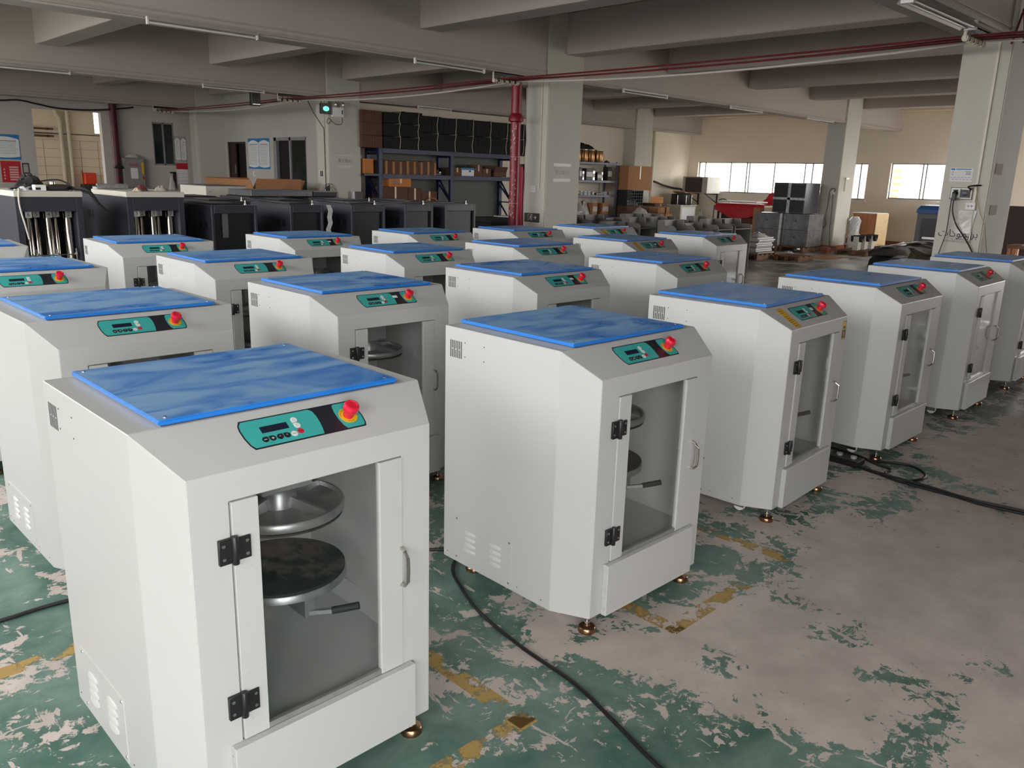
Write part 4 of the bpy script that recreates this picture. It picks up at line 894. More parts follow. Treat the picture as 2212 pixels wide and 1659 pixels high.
# things lying on the cabinets
t = thing('terminal_box', 'small white box lying on the first slab top', 'box', (2.40, 9.14, 1.427)); MB().box(-.05, .05, -.05, .05, 0, .055).out('case', WHITEK, t, bevel=.003); MB().box(-.045, .0, -.0515, -.05, .008, .03).out('slot', INK, t)
t = thing('control_gear', 'grey cable reel case on the first slab top behind the white box', 'case', (2.56, 9.2, 1.427)); MB().box(-.09, .11, -.07, .07, 0, .06).out('case', STEELD, t, bevel=.01); MB().lathe([(.03, .06), (.03, .085), (.02, .09)], 14, 0, Matrix.Translation((-.02, 0, 0))).out('knob', CHROME, t)
for k_, (pp, m, lab) in enumerate((([(2.16, 9.2, 1.44), (2.3, 9.25, 1.45), (2.45, 9.3, 1.51), (2.6, 9.22, 1.53), (2.68, 9.14, 1.48), (2.62, 9.1, 1.44)], CABLE_B, 'black cable arching over the white box on the first slab top'),
                                   ([(2.16, 9.05, 1.435), (2.25, 9.1, 1.44), (2.38, 9.3, 1.46), (2.5, 9.4, 1.44)], CABLE_W, 'pale cable lying across the first slab top'),
                                   ([(2.2, 9.02, 1.44), (2.18, 8.98, 1.44), (2.17, 8.975, 1.3), (2.20, 8.975, 1.1), (2.22, 8.975, .97)], CABLE_W, 'white cable hanging down the front of the first canister cabinet'),
                                   ([(2.6, 9.35, 1.452), (2.70, 9.15, 1.453), (2.80, 9.0, 1.43), (2.88, 8.95, 1.30), (2.95, 8.94, 1.22)], CABLE_B, 'thick black cable hanging in the gap between the canister cabinets'))):
    tag(MB().tube(curve(pp), .02 if k_ == 3 else .008, 6).out('loose_cable', m), lab, 'cable')
tag(crumple(2.25, 9.12, 1.427, .06, .05, .035, 2).out('crumpled_paper', WHITEP), 'crumpled white paper at the front of the first slab top', 'paper')
tag(crumple(2.4, 9.5, 1.427, .16, .15, .11, 8).out('black_bag', MATK), 'black slumped bag at the back of the first slab top', 'bag')
tag(crumple(2.5, 9.85, 1.427, .15, .15, .14, 14).out('black_bag', MATK), 'black slumped bag at the far corner of the first slab top', 'bag')
tag(crumple(3.44, 9.32, 1.427, .075, .08, .06, 3).out('dark_red_cloth', pm('maroon_cloth', S(104, 52, 56), .8)), 'dark red rag on the second slab top', 'cloth')
tag(crumple(3.63, 9.25, 1.427, .08, .07, .05, 4).out('pale_cloth', pm('dirty_cloth', S(168, 158, 146), .8, var=.2)), 'dirty pale rag beside the dark red rag', 'cloth')
tag(crumple(3.34, 9.16, 1.427, .05, .05, .03, 5).out('cream_cloth', pm('cream_cloth', S(206, 186, 160), .8)), 'small cream rag on the second slab top', 'cloth')
t = thing('silver_tube', 'short silver roll lying at the back of the second slab top', 'roll', (3.18, 9.75, 1.46)); MB().cyl((-.05, 0, 0), .03, .32, 'x', 14).out('roll_body', ALU, t); MB().cyl((-.055, 0, 0), .012, .33, 'x', 10).out('roll_core', INK, t)
# open carton, fan and metal sheets by the office wall
carton('open_carton', 'large open brown carton with raised flaps before the sliding door', 'carton', 8.5, 9.6, 16.6, 18.9, .55, 1.2, CARD, None, False, [('-x', 1.25, .28), ('+x', 1.1, .3), ('-y', 1.35, .3), ('+y', 1.2, .3)])
t = thing('pallet', 'wooden pallet stack carrying the large open carton', 'pallet', (9.05, 17.75, 0))
for z in (0, .18, .36):
    for x in (-.5, 0, .44): MB().box(x, x + .09, -1.1, 1.1, z, z + .12).out('bearer', WOOD, t)
    for k_ in range(7): MB().box(-.55, .55, -1.12 + k_ * .345, -.96 + k_ * .345, z + .12, z + .18).out('slat', WOOD, t)
t = thing('floor_fan', 'black wire pedestal fan before the third column', 'fan', (9.85, 15.8, 0))
MB().lathe([(.2, 0), (.2, .03), (.05, .06)], 24, 0).cyl((0, 0, .05), .022, 1.0, 'z', 12).out('stand', CABLE_B, t)
HT_ = Matrix.Translation((0, 0, 1.16)) @ Matrix.Rotation(math.radians(84), 4, 'X') @ Matrix.Rotation(.5, 4, 'Y')
g = MB()
for rr_, z in ((.27, 0), (.26, .05), (.26, -.05), (.18, .075), (.1, .09), (.18, -.075)):
    ring = [HT_ @ Vector((rr_ * math.cos(a * math.pi / 14), rr_ * math.sin(a * math.pi / 14), z)) for a in range(29)]; g.tube(ring, .0035, 4)
tag(g.out('guard_rings', STEELD, t), kind='stuff')
g = MB()
for a in range(20):
    ca, sa = math.cos(a * math.pi / 10), math.sin(a * math.pi / 10)
    for s_ in (-1, 1): g.tube([HT_ @ Vector((.04 * ca, .04 * sa, s_ * .09)), HT_ @ Vector((.18 * ca, .18 * sa, s_ * .075)), HT_ @ Vector((.26 * ca, .26 * sa, s_ * .05)), HT_ @ Vector((.27 * ca, .27 * sa, 0))], .002, 4)
tag(g.out('guard_wires', STEELD, t), kind='stuff')
MB().lathe([(.05, .1), (.07, .02), (.07, -.12), (.04, -.2)], 16, 0, HT_).out('motor', BLACK, t)
for k_ in range(3): MB().add([(.03, -.02, .0), (.22, -.09, .03), (.24, .05, -.02), (.05, .05, -.02)], [(0, 1, 2, 3)], 0, False, HT_ @ Matrix.Rotation(k_ * 2.094, 4, 'Z')).out('blade', CABI, t)
t = thing('metal_sheet', 'curved shiny grey metal sheet standing right of the fan', 'sheet', (10.35, 15.6, 0)); sh_ = []
for i in range(9): sh_.append((-.17 + i * .045, .03 * math.sin(i * .5)))
mm = MB()
for a, b in zip(sh_, sh_[1:]): mm.box(0, math.dist(a, b), -.004, .004, .0, 1.27, 0, Matrix.Translation((a[0], a[1], 0)) @ Matrix.Rotation(math.atan2(b[1] - a[1], b[0] - a[0]), 4, 'Z'))
mm.out('sheet_body', CABT, t)
# wooden chair and stacks left of the pipe
t = thing('wooden_chair', 'orange wooden chair between the last charcoal cabinet and the red pipe', 'chair', (9.55, 10.75, 0), .25)
MB().box(-.2, .2, -.2, .2, .43, .46).out('seat', WOODO, t, bevel=.008)
for x in (-.18, .15):
    MB().box(x, x + .035, .165, .2, 0, 1.05).out('leg', WOODO, t); MB().box(x, x + .035, -.19, -.155, 0, .43).out('leg', WOODO, t)
MB().box(-.145, .15, .17, .195, .96, 1.06).out('top_rail', WOODO, t, bevel=.006)
for x in (-.1, -.03, .04, .11): MB().box(x, x + .02, .175, .19, .46, .96).out('back_slat', WOODO, t)
# ------------------------------------------------------------------ blue pallet rack, bundles, cartons
t = thing('pallet_rack', 'tall dark blue pallet rack with braced end frames along the back wall', 'rack', (0, 0, 0)); RX = (11.46, 13.64, 15.80)
for x in RX:
    for y in (16.25, 16.74): MB().box(x, x + .10, y, y + .08, 0, 2.24).out('upright', RACKB, t)
    MB().bar((x + .04, 16.28, 1.0), (x + .04, 16.77, 1.6), .035, .03).out('brace', RACKB, t); MB().bar((x + .04, 16.77, 1.0), (x + .04, 16.28, .45), .035, .03).out('brace', RACKB, t); MB().bar((x + .04, 16.28, 1.0), (x + .04, 16.77, 1.0), .035, .03).out('brace', RACKB, t)
    MB().bar((x + .04, 16.28, 2.12), (x + .04, 16.77, 2.12), .035, .05).out('brace', RACKB, t); MB().bar((x + .04, 16.77, 1.45), (x + .04, 16.28, 1.0), .035, .03).out('brace', RACKB, t)
for a, b in zip(RX, RX[1:]):
    for z in (2.14, 1.56):
        for y in (16.25, 16.75): MB().box(a + .085, b, y, y + .05, z, z + .1).out('beam', RACKB, t)
        MB().box(a + .085, b, 16.3, 16.75, z + .06, z + .09).out('shelf', RACKB, t)
MB().box(11.5, 15.86, 16.82, 16.835, 0, 2.2).out('shade_panel', pm('rack_shade_grey', S(104, 105, 99), .8), t)  # added sheet, its dark grey standing in for shade behind the rack
# bundles on top of the rack, two and three high
def bundle(x, y, z, w, d, h, label, m, strap, rz=0.0):
    t = thing('strapped_bundle', label, 'bundle', (x, y, z), rz, 'bundles on the blue rack'); rnd = random.Random(int(x * 97 + z * 31))
    n = 8
    for k_ in range(n):
        o = rnd.uniform(-.006, .006); MB().box(-w / 2 + k_ * w / n, -w / 2 + (k_ + 1) * w / n - .004, -d / 2 + o, d / 2 + o, 0, h - rnd.uniform(0, .006)).out('folded_board', m, t)
    if strap: MB().tube(curve([(strap, -d / 2 - .014, 0), (strap + rnd.uniform(-.03, .03), -d / 2 - .016, h * .5), (strap + .02, -d / 2 - .014, h), (strap + .02, -d / 2, h + .006), (strap, 0, h + .006)]), .007, 5).out('strap', STRAP, t)
    return t
xx = 11.62; lev = 0; BL_ = 'black bundle bound with white cord in the wall of bundles on the blue rack'
ws_ = [.53, .56, .60, .57, .58, .60, .60, .62, .62, .62]; tops = [3.07, 3.11, 3.06, 3.05, 3.06, 3.06, 3.06, 3.06, 3.05, 3.05]
for w, tp in zip(ws_, tops):
    if xx < 12.5: zs = [2.245, 2.53, 2.82, tp]
    else: zs = [2.245, 2.66, tp]
    for a, b in zip(zs, zs[1:]): bundle(xx + w / 2, 16.5, a, w + .002, .56, b - a - .015, BL_, FOAM, w * .28)
    xx += w
for k_ in range(3): bundle(11.30, 16.52, 2.245 + k_ * .275, .56, .5, .27, 'brown cardboard bundle at the left end on the blue rack, %s of three' % ('bottom', 'middle', 'top')[k_], CARDD, 0)
MB  # rack end overhang carried by the first upright
for k_ in range(22): tag(MB().box(0, .066, -.24, .22, 0, random.uniform(.29, .335)).out('folded_carton', CARDD if k_ % 3 else CARD), 'folded brown carton in the upright row on the rack shelf', 'carton', 'folded cartons in a row on the blue rack').location = (11.66 + k_ * .07, 16.52, 1.664)
t = tag(MB().box(-.13, .13, -.22, .22, 0, .33).out('orange_carton', CARDO, bevel=.004), 'orange-brown carton at the left end of the rack shelf', 'carton'); t.location = (11.24, 16.56, 1.664)
t = thing('shelf_board', 'short blue board carrying the carton left of the rack', 'shelf', (11.24, 16.5, 1.61)); MB().box(-.19, .22, -.25, .25, 0, .05).out('board', RACKB, t)
carton('orange_carton', 'orange printed carton on the dark cartons under the rack shelf', 'carton', 11.75, 12.36, 16.2, 16.6, 1.37, 1.57 - .012, CARDO)
b_ = MB().box(-.22, -.12, -.2025, -.2, .1, .15).box(-.23, -.05, -.2025, -.2, .06, .075).out('carton_print', INK, bpy.data.objects['orange_carton.001'])
for x0, x1, z1, lab in ((11.56, 12.3, 1.37, 'large dark brown carton under the orange carton'), (12.31, 12.72, 1.34, 'dark brown carton in the middle of the lower rack bay'), (12.73, 13.2, 1.27, 'low dark brown carton with a round hoop leaning on it')):
    carton('brown_carton', lab, 'carton', x0, x1, 16.25, 16.7, .5, z1, CARDD, 'cartons in the lower rack bay')
t = thing('low_platform', 'dark wooden platform under the lower rack cartons', 'platform', (12.4, 16.5, 0)); MB().box(-.85, .85, -.36, .22, .42, .5).out('deck', WOOD, t)
for x in (-.8, 0, .74): MB().box(x, x + .06, -.2, .2, 0, .42).out('leg', WOOD, t)
tag(MB().tube([(13.0 + .3 * math.cos(a * .3), 16.2, .81 + .3 * math.sin(a * .3)) for a in range(22)], .012, 5).out('wooden_hoop', WOODO), 'thin wooden hoop leaning on a low carton in the rack', 'hoop')
for x0, x1, z1, m, lab, tape in ((13.75, 14.01, 1.86, CARDD, 'narrow brown carton with shiny tape in the right rack bay', True), (14.03, 14.45, 1.86, WHITEP, 'white carton with blue band in the right rack bay', False),
                                 (14.47, 14.74, 1.95, CARDD, 'tall brown carton behind the white carton in the rack', True), (14.75, 15.05, 1.86, CARDD, 'brown carton with white tape right of the tall carton', True)):
    carton('rack_carton', lab, 'carton', x0, x1, 16.27, 16.6, 1.664, z1, m, 'cartons in the right rack bay', tape)
MB().box(-.21, .21, -.167, -.165, .15, .2).out('blue_band', BLUEP, bpy.data.objects['rack_carton.001']); MB().box(.02, .1, -.167, -.165, .10, .14).out('printed_mark', INK, bpy.data.objects['rack_carton.001'])
carton('open_small_carton', 'dark open carton with a raised flap at the right of the rack bay', 'carton', 15.15, 15.6, 16.27, 16.6, 1.664, 1.78, CARDD, None, False, [('-y', 1.1, .16), ('+y', 1.4, .18)])
t = thing('sealing_machine', 'small grey device lying on the rack shelf left of the upright', 'device', (13.3, 16.4, 1.664)); MB().box(-.1, .1, -.08, .08, 0, .05).cyl((0, 0, .05), .06, .1, 'z', 12).out('device_body', STEELD, t, bevel=.006); MB().cyl((.12, 0, .06), .035, .05, 'y', 14).out('tape_roll', FIXT, t)
# flat packed dark stacks beside the pipe
for k_, (x, y, z, w, m, lab) in enumerate(((11.2, 12.1, 0, .55, MATK, 'low dark stack of mats behind the wooden chair'), (11.9, 12.3, 0, .3, WRAPF, 'film wrapped stack beside the dark mats'))):
    t = thing('flat_stack', lab, 'stack', (x, y, z))
    for j in range(9): MB().box(-w / 2 + random.uniform(-.01, .01), w / 2, -.3, .3, j * .1, j * .1 + .092).out('sheet', m, t)
# ------------------------------------------------------------------ far wall fittings
t = thing('wall_poster', 'white poster with blue wave border high at the left edge', 'poster', (5.6, FAR_V - .01, 2.05)); W_ = Matrix.Rotation(math.pi / 2, 4, 'X')
def wave_poster(t, w, h, m_edge, cols_, seed):
    MB().prism([(-w / 2, -h / 2), (w / 2, -h / 2), (w / 2, h / 2), (-w / 2, h / 2)], 0, .004, 0, W_).out('sheet', m_edge, t)
    cw = w / cols_; rnd = random.Random(seed)
    for c in range(cols_):
        x0 = -w / 2 + c * cw + .012; x1 = x0 + cw - .024; pts = []
        for i in range(9): pts.append((x0 + (x1 - x0) * i / 8, -h / 2 + .07 - .03 * math.sin(math.pi * i / 8)))
        for i in range(9): pts.append((x1 - (x1 - x0) * i / 8, h / 2 - .11 + .06 * math.sin(math.pi * i / 8)))
        MB().prism(pts, .004, .006, 0, W_).out('text_field', WHITEP, t)
        g = MB(); y = h / 2 - .17; g.prism([(x0 + .06, y), (x1 - .06, y), (x1 - .06, y + .025), (x0 + .06, y + .025)], .006, .0075, 0, W_)
        for j in range(14):
            y -= .037
            if y < -h / 2 + .1: break
            g.prism([(x0 + .03, y), (x1 - .03 - rnd.random() * .08, y), (x1 - .03 - rnd.random() * .08, y + .009), (x0 + .03, y + .009)], .006, .0075, 0, W_)
        tag(g.out('text_lines', GREYP, t), kind='stuff')
wave_poster(t, .68, .60, BLUEP, 1, 1)
t = thing('office_poster', 'two column white poster with blue waves on the office wall', 'poster', (OFF_U - .003, 21.15, 2.09), -math.pi / 2); wave_poster(t, 1.2, .80, BLUEP, 2, 2)
t = thing('office_poster', 'pale double poster right of the far dark window', 'poster', (10.02, FAR_V - .003, 2.18)); wave_poster(t, .34, .70, FIXT, 2, 3)
def red_board(t, w, h, big):
    MB().prism([(-w / 2, -h / 2), (w / 2, -h / 2), (w / 2, h / 2), (-w / 2, h / 2)], 0, .004, 0, W_).out('sheet', REDP if big else WHITEP, t)
    if big:
        for j in range(6): MB().prism([(-.04, -h / 2 + .05 + j * .06), (.16, -h / 2 + .05 + j * .06), (.16, -h / 2 + .09 + j * .06), (-.04, -h / 2 + .09 + j * .06)], .004, .006, 0, W_).out('list_strip', pm('pink_strip', S(216, 170, 166), .6), t)
        for j in range(4): MB().prism([(-.17, -h / 2 + .07 + j * .075), (-.14, -h / 2 + .07 + j * .075), (-.14, -h / 2 + .11 + j * .075), (-.17, -h / 2 + .11 + j * .075)], .004, .006, 0, W_).out('star_mark', pm('pink_strip', S(216, 170, 166), .6), t)
    else:
        MB().prism([(-w / 2, .12), (w / 2, .12), (w / 2, h / 2), (-w / 2, h / 2)], .004, .006, 0, W_).out('red_heading', REDP, t)
        for j in range(3): MB().prism([(-w / 2 + .03, -.2 + j * .1), (w / 2 - .02, -.2 + j * .1), (w / 2 - .02, -.195 + j * .1), (-w / 2 + .03, -.195 + j * .1)], .004, .006, 0, W_).out('rule_line', REDP, t)
t = thing('red_board', 'red notice board with pale list strips at the left edge', 'board', (5.69, FAR_V - .003, 1.45)); red_board(t, .44, .52, True)
t = thing('red_board', 'white notice with red heading beside the far dark window', 'board', (10.02, FAR_V - .003, 1.5)); red_board(t, .33, .58, False)
t = thing('picture_frame', 'small dark framed certificate left of the yard opening', 'frame', (6.02, FAR_V, 1.54)); MB().box(-.075, .075, -.02, 0, -.13, .13).out('frame', INK, t); MB().box(-.055, .055, -.022, -.02, -.1, .1).out('sheet', FIXT, t)
t = thing('fire_pipe', 'dark red vertical pipe between yard opening and hose cabinet', 'pipe', (8.19, 23.72, 0)); MB().cyl((0, 0, 0), .09, 3.26, 'z', 18).out('pipe', pm('deep_maroon_paint', S(84, 26, 34), .5), t); MB().cyl((0, 0, 1.45), .1, .03, 'z', 18).out('flange', STEELD, t)
t = thing('hose_cabinet', 'grey fire hose cabinet with red lettering and white sheet', 'cabinet', (8.60, 23.655, .92)); MB().box(-.29, .29, 0, .242, 0, .96).out('cabinet_body', pm('hose_cabinet_grey', S(140, 138, 134), .5), t, bevel=.008); MB().box(-.27, .27, -.012, 0, .02, .94).out('door', pm('hose_cabinet_grey', S(140, 138, 134), .5), t, bevel=.004)
MB().box(-.1, .09, -.016, -.012, .42, .70).out('white_sheet', WHITEP, t); MB().box(.2, .255, -.016, -.012, .55, .85).out('yellow_label', YELLOW, t); MB().box(.21, .25, -.02, -.012, .4, .48).out('handle', REDP, t)
text_obj('消火栓', .085, REDP, Matrix.Translation((-.02, -.0165, .78)) @ W_, t, 'lettering')
tag(crumple(8.62, 23.76, 1.888, .22, .1, .1, 21).out('plastic_bag', BAG), 'crumpled plastic film on top of the hose cabinet', 'bag')
tag(crumple(8.19, 23.6, 1.6, .13, .05, .13, 22).out('black_bag', MATK), 'dark plastic bag tied on the maroon pipe', 'bag')
t = thing('wall_tap', 'black tap post with white plastic bag hanging on the far wall', 'tap', (9.78, FAR_V, 1.25)); MB().box(-.03, .03, -.06, 0, -.15, .28).box(-.12, .03, -.06, -.02, .25, .29).out('post', BLACK, t); crumple(-.12, -.1, -.2, .1, .05, .36, 31).out('bag', BAG, t)
# yard room things
t = thing('drain_pipe', 'cream bent drain pipe in the room beyond the opening', 'pipe', (7.88, 27.2, 0)); MB().tube(curve([(0, 0, .0), (0, 0, 2.75), (-.01, 0, 2.95), (-.09, 0, 3.1), (-.12, 0, 3.4), (-.12, 0, 4.2)]), .06, 10).out('pipe', PVC, t); MB().cyl((0, 0, 2.2), .07, .05, 'z', 12).out('socket', PVC, t)
t = thing('drain_pipe', 'straight cream drain pipe in the room beyond the opening', 'pipe', (8.1, 27.22, 0)); MB().cyl((0, 0, 0), .055, 4.2, 'z', 12).out('pipe', PVC, t); MB().cyl((0, 0, 2.2), .065, .04, 'z', 12).out('socket', PVC, t)
for z, lab in ((2.65, 'upper brown horizontal pipe in the yard room'), (2.45, 'lower brown horizontal pipe in the yard room')):
    t = thing('wall_pipe', lab, 'pipe', (7.1, 27.2, z)); MB().cyl((-1.2, 0, 0), .028, 1.78, 'x', 10).out('pipe', pm('brown_pipe', S(110, 76, 56), .6), t); MB().box(.4, .45, -.03, .09, -.03, .03).out('bracket', STEELD, t)
tag(MB().tube([(6.0, 27.25, 2.53), (10.1, 27.25, 2.53)], .012, 6).out('wall_cable', CABLE_B), 'thin cable running across the yard room wall', 'cable')
tag(MB().tube([(9.16, 27.25, 3.3), (9.13, 27.25, 2.4), (9.1, 27.25, 1.62)], .012, 6).out('wall_cable', CABLE_B), 'thin cable dropping to a switch in the yard room', 'cable')
t = thing('yard_machine', 'orange-red machine housing in the yard room', 'machine', (8.44, 26.9, 0)); MB().box(-.2, .2, -.2, .2, 0, 1.1).out('stand', STEELD, t); MB().box(-.16, .17, -.16, .16, 1.1, 1.44).out('housing', pm('orange_red_paint', S(220, 70, 40), .5), t, bevel=.02); MB().cyl((-.19, 0, 1.1), .03, .4, 'z', 10).out('bottle', CARD, t)
#SECTION right
# ------------------------------------------------------------------ grey folded housings standing beyond the mixers
def housing(x, y, w, d, h, label, rz=0.0):
    t = thing('metal_housing', label, 'housing', (x, y, 0), rz, 'grey folded housings on the floor'); th = .012
    MB().box(-w / 2, w / 2, d - th, d, 0, h).out('back_sheet', SHEET, t)
    for s_ in (-1, 1):
        x0, x1 = (-w / 2, -w / 2 + th) if s_ < 0 else (w / 2 - th, w / 2)
        T_ = Matrix((Vector((0, 1, 0)), Vector((0, 0, 1)), Vector((1, 0, 0)))).transposed().to_4x4()
        MB().prism([(0, 0), (d - th, 0), (d - th, h), (d * .62, h), (d * .58, h - .09), (.05, h - .09), (0, h - .13)], x0, x1, 0, T_).out('side_sheet', SHEET, t)
    MB().box(-w / 2 + th, w / 2 - th, 0, .05, h - .19, h - .178).out('stiffener', SHEET, t)
HL = 'grey folded sheet metal housing among its like in front of the shelving'
rows = [(10.35, (12.0, 12.62, 13.25, 13.9, 14.5, 15.1)), (9.35, (12.05, 12.72, 13.4, 14.1, 14.85)), (8.45, (12.6, 13.25, 13.95, 14.6))]
for y, xs in rows:
    for i, x in enumerate(xs): housing(x, y, .55, .42, 1.0 if (i + int(y)) % 3 else .93, HL, random.uniform(-.08, .08))
# ------------------------------------------------------------------ slate rack with tins and parts
t = thing('steel_rack', 'slate grey four shelf rack right of the square column', 'rack', (0, 0, 0))
for x in (17.9, 20.17):
    for y in (16.15, 16.62): MB().box(x, x + .05, y, y + .05, 0, 2.2).out('upright', RACKG, t)
for z in (2.10, 1.58, 1.16, .56):
    MB().box(17.9, 20.22, 16.15, 16.67, z + .045, z + .06).out('shelf', RACKG, t)
    for y in (16.13, 16.67): MB().box(17.9, 20.22, y, y + .02, z, z + .06).out('beam', RACKG, t)
def tin(x, y, z, label):
    t = thing('bronze_tin', label, 'tin', (x, y, z), 0, 'bronze tins on the slate rack'); MB().lathe([(.135, 0), (.14, .01), (.14, .34), (.135, .35)], 18, 0).out('tin_body', BRONZE, t); MB().lathe([(.142, .34), (.142, .36), (.12, .362)], 18, 0).out('tin_lid', ALU, t)
for i, (x, y) in enumerate(((18.55, 16.4), (18.86, 16.4), (19.17, 16.4), (19.48, 16.34), (19.68, 16.56))): tin(x, y, 2.162, 'bronze tin on the slate rack, %s from the left' % ('first', 'second', 'third', 'fourth', 'fifth')[i])
tag(crumple(18.9, 16.42, 2.524, .38, .2, .16, 41).out('black_bag', MATK), 'black bag lying over the bronze tins', 'bag')
tag(MB().lathe([(.03, 0), (.03, .6), (.04, .62), (.02, .68)], 12, 0, Matrix.Translation((18.27, 16.4, 2.162))).out('brown_roll', CARDO), 'thin brown roll standing on the slate rack beside the column', 'roll')
tag(crumple(19.95, 16.4, 2.162, .12, .1, .07, 42).out('brown_rag', CARDD), 'small brown rag at the right end of the rack top', 'cloth')
def gadget(x, z, w, h, m, label, d=.2, y=16.3):
    t = thing('parts_box', label, 'box', (x, y, z), 0, 'small parts on the slate rack'); MB().box(-w / 2, w / 2, -d / 2, d / 2, 0, h).out('box_body', m, t, bevel=.008); MB().box(-w / 2 + .01, w / 2 - .01, -d / 2 - .002, -d / 2, h * .3, h * .7).out('box_label', FIXT if m is not WHITEP else GREYP, t)
sh2 = 1.642
for x, w, h, m, lab in ((18.55, .12, .36, INK, 'tall black parts box on the second rack shelf'), (18.72, .08, .26, SILVER, 'narrow silver block on the second rack shelf'), (18.95, .30, .34, CABI, 'charcoal motor case on the second rack shelf'), (19.2, .10, .28, SILVER, 'silver upright block right of the charcoal motor'), (19.42, .22, .24, INK, 'low black case on the second rack shelf'), (19.55, .14, .25, SILVER, 'silver plate block right of the low black case'), (19.9, .2, .4, STEELD, 'dark tool holder at the right of the second rack shelf')): gadget(x, sh2, w, h, m, lab, .2 if m is not SILVER else .12)
sh3 = 1.222
for i, (x, w, h, m, lab) in enumerate(((18.5, .16, .12, CARD, 'small tan box first on the third rack shelf'), (18.68, .1, .1, WHITEP, 'white box second on the third rack shelf'), (18.86, .12, .1, WHITEP, 'white box third on the third rack shelf'), (19.03, .12, .1, WHITEP, 'white box fourth on the third rack shelf'), (19.2, .08, .09, FIXT, 'grey box fifth on the third rack shelf'), (19.5, .34, .05, INK, 'flat black tray on the third rack shelf'), (19.78, .12, .09, WHITEP, 'white box right of the flat black tray'), (20.03, .18, .11, FIXT, 'grey box last on the third rack shelf'))): gadget(x, sh3, w, h, m, lab, .14)
sh4 = .622
for x, w, h, m, lab in ((18.62, .13, .12, WHITEP, 'white box at the left of the lowest rack shelf'), (19.25, .22, .36, CARD, 'tan carton on the lowest rack shelf'), (19.75, .3, .36, CARD, 'tan carton right end of the lowest rack shelf')): gadget(x, sh4, w, h, m, lab, .25)
tag(crumple(18.95, 16.4, sh4, .2, .2, .4, 43).out('film_bag', BAG), 'bag of crumpled film on the lowest rack shelf', 'bag')
tag(crumple(19.5, 16.5, sh4, .12, .15, .45, 44).out('grey_bag', WRAPF), 'grey bag between the two tan cartons', 'bag')
# tall carton, crate and junk right of the rack
carton('brown_carton', 'large brown carton at floor level under the black crate', 'carton', 20.3, 21.65, 15.8, 16.3, 0, .90, CARDD)
t = thing('plastic_crate', 'black slatted plastic crate between the brown cartons', 'crate', (20.7, 16.03, .906)); w, h, d = .40, .46, .22
for s_ in (-1, 1):
    for z in range(6): MB().box(-w, w, s_ * d - .008, s_ * d + .008, z * .088, z * .088 + .03).out('slat', RUBBER, t)
    for x in range(8): MB().box(-w + x * .11, -w + x * .11 + .03, s_ * d - .006, s_ * d + .006, 0, h).out('slat', RUBBER, t)
    MB().box(s_ * w - .01, s_ * w + .01, -d, d, 0, h).out('end_panel', RUBBER, t)
MB().box(-w, w, -d, d, 0, .01).out('base', RUBBER, t)
for k_ in range(5): tag(MB().box(-.05, .05, -.06, .06, 0, .09 + .05 * (k_ % 2)).out('white_part', WHITEP), 'white part lying inside the black crate', 'part', 'white parts in the black crate').location = (20.45 + k_ * .13, 16.0, .917)
carton('tall_carton', 'tall brown carton with shiny tape, topmost beside the slate rack', 'carton', 20.32, 21.5, 15.82, 16.24, 1.385, 2.10, CARD)
carton('brown_carton', 'dark brown carton with an upright orange flap', 'carton', 20.95 + .72, 22.3, 15.75, 16.3, 0, .98, CARDD)
tag(MB().box(-.33, .33, -.006, .006, 0, .2).out('orange_flap', CARDO), 'orange brown board lying edge up on the dark carton', 'board').location = (21.98, 15.9, .985)
for k_, (x, z, w, h, lab) in enumerate(((21.35, 0, .34, .40, 'tan carton at the floor, left of the small stack'), (21.75, 0, .36, .40, 'tan carton at the floor, right of the small stack'), (21.35, .41, .34, .28, 'tan carton in the middle left of the small stack'), (21.75, .41, .36, .27, 'tan carton in the middle right of the small stack'), (21.35, .70, .36, .18, 'flat tan carton with white strip on top of the small stack'), (21.70, .69, .17, .20, 'smallest tan carton on top of the small stack'))):
    carton('tan_carton', lab, 'carton', x - w / 2, x + w / 2, 15.25, 15.6, z, z + h, CARD, 'small tan cartons in a stack')
t = thing('junk_carton', 'open carton full of torn film in front of the black crate', 'carton', (20.2, 15.3, 0)); MB().box(-.38, .38, -.25, .25, 0, .72).out('box_body', CARDD, t); crumple(.1, -.02, .7, .3, .22, .16, 45).out('torn_film', BAG, t)
# canister machine in the far corner
t = thing('white_cabinet', 'white cabinet carrying the black canister unit in the corner', 'cabinet', (23.75, 16.25, 0)); MB().box(-.35, .55, -.3, .3, 0, .9).out('cabinet_body', SLAB, t, bevel=.01); MB().box(-.30, .48, -.31, -.3, .08, .84).out('door', WHITEK, t, bevel=.004); MB().box(-.37, .57, -.33, .32, .9, .92).out('top_board', WHITEK, t)
t = thing('canister_unit', 'black canister unit with chrome pumps on the white cabinet', 'machine', (23.75, 16.2, .922)); MB().lathe([(.33, 0), (.34, .02), (.34, .33), (.32, .35)], 24, 0).out('carousel', BLACK, t)
for k_ in range(8):
    a = k_ * .785 + .3; x, y = .37 * math.cos(a), .37 * math.sin(a); MB().cyl((x, y, .05), .012, .26, 'z', 8).cyl((x, y, .0), .04, .06, 'z', 8, r2=.012).out('pump', CHROME, t)
for k_, (x, y, a) in enumerate(((23.55, 16.1, .3), (23.9, 16.15, -.2))): tag(MB().box(-.24, .24, -.2, .2, 0, .02, 0, Matrix.Rotation(a, 4, 'Z') @ Matrix.Rotation(.12, 4, 'Y')).out('card_flap', CARD), 'loose brown card piece on the black canister unit, %s one' % ('left', 'right')[k_], 'card').location = (x, y, 1.31)
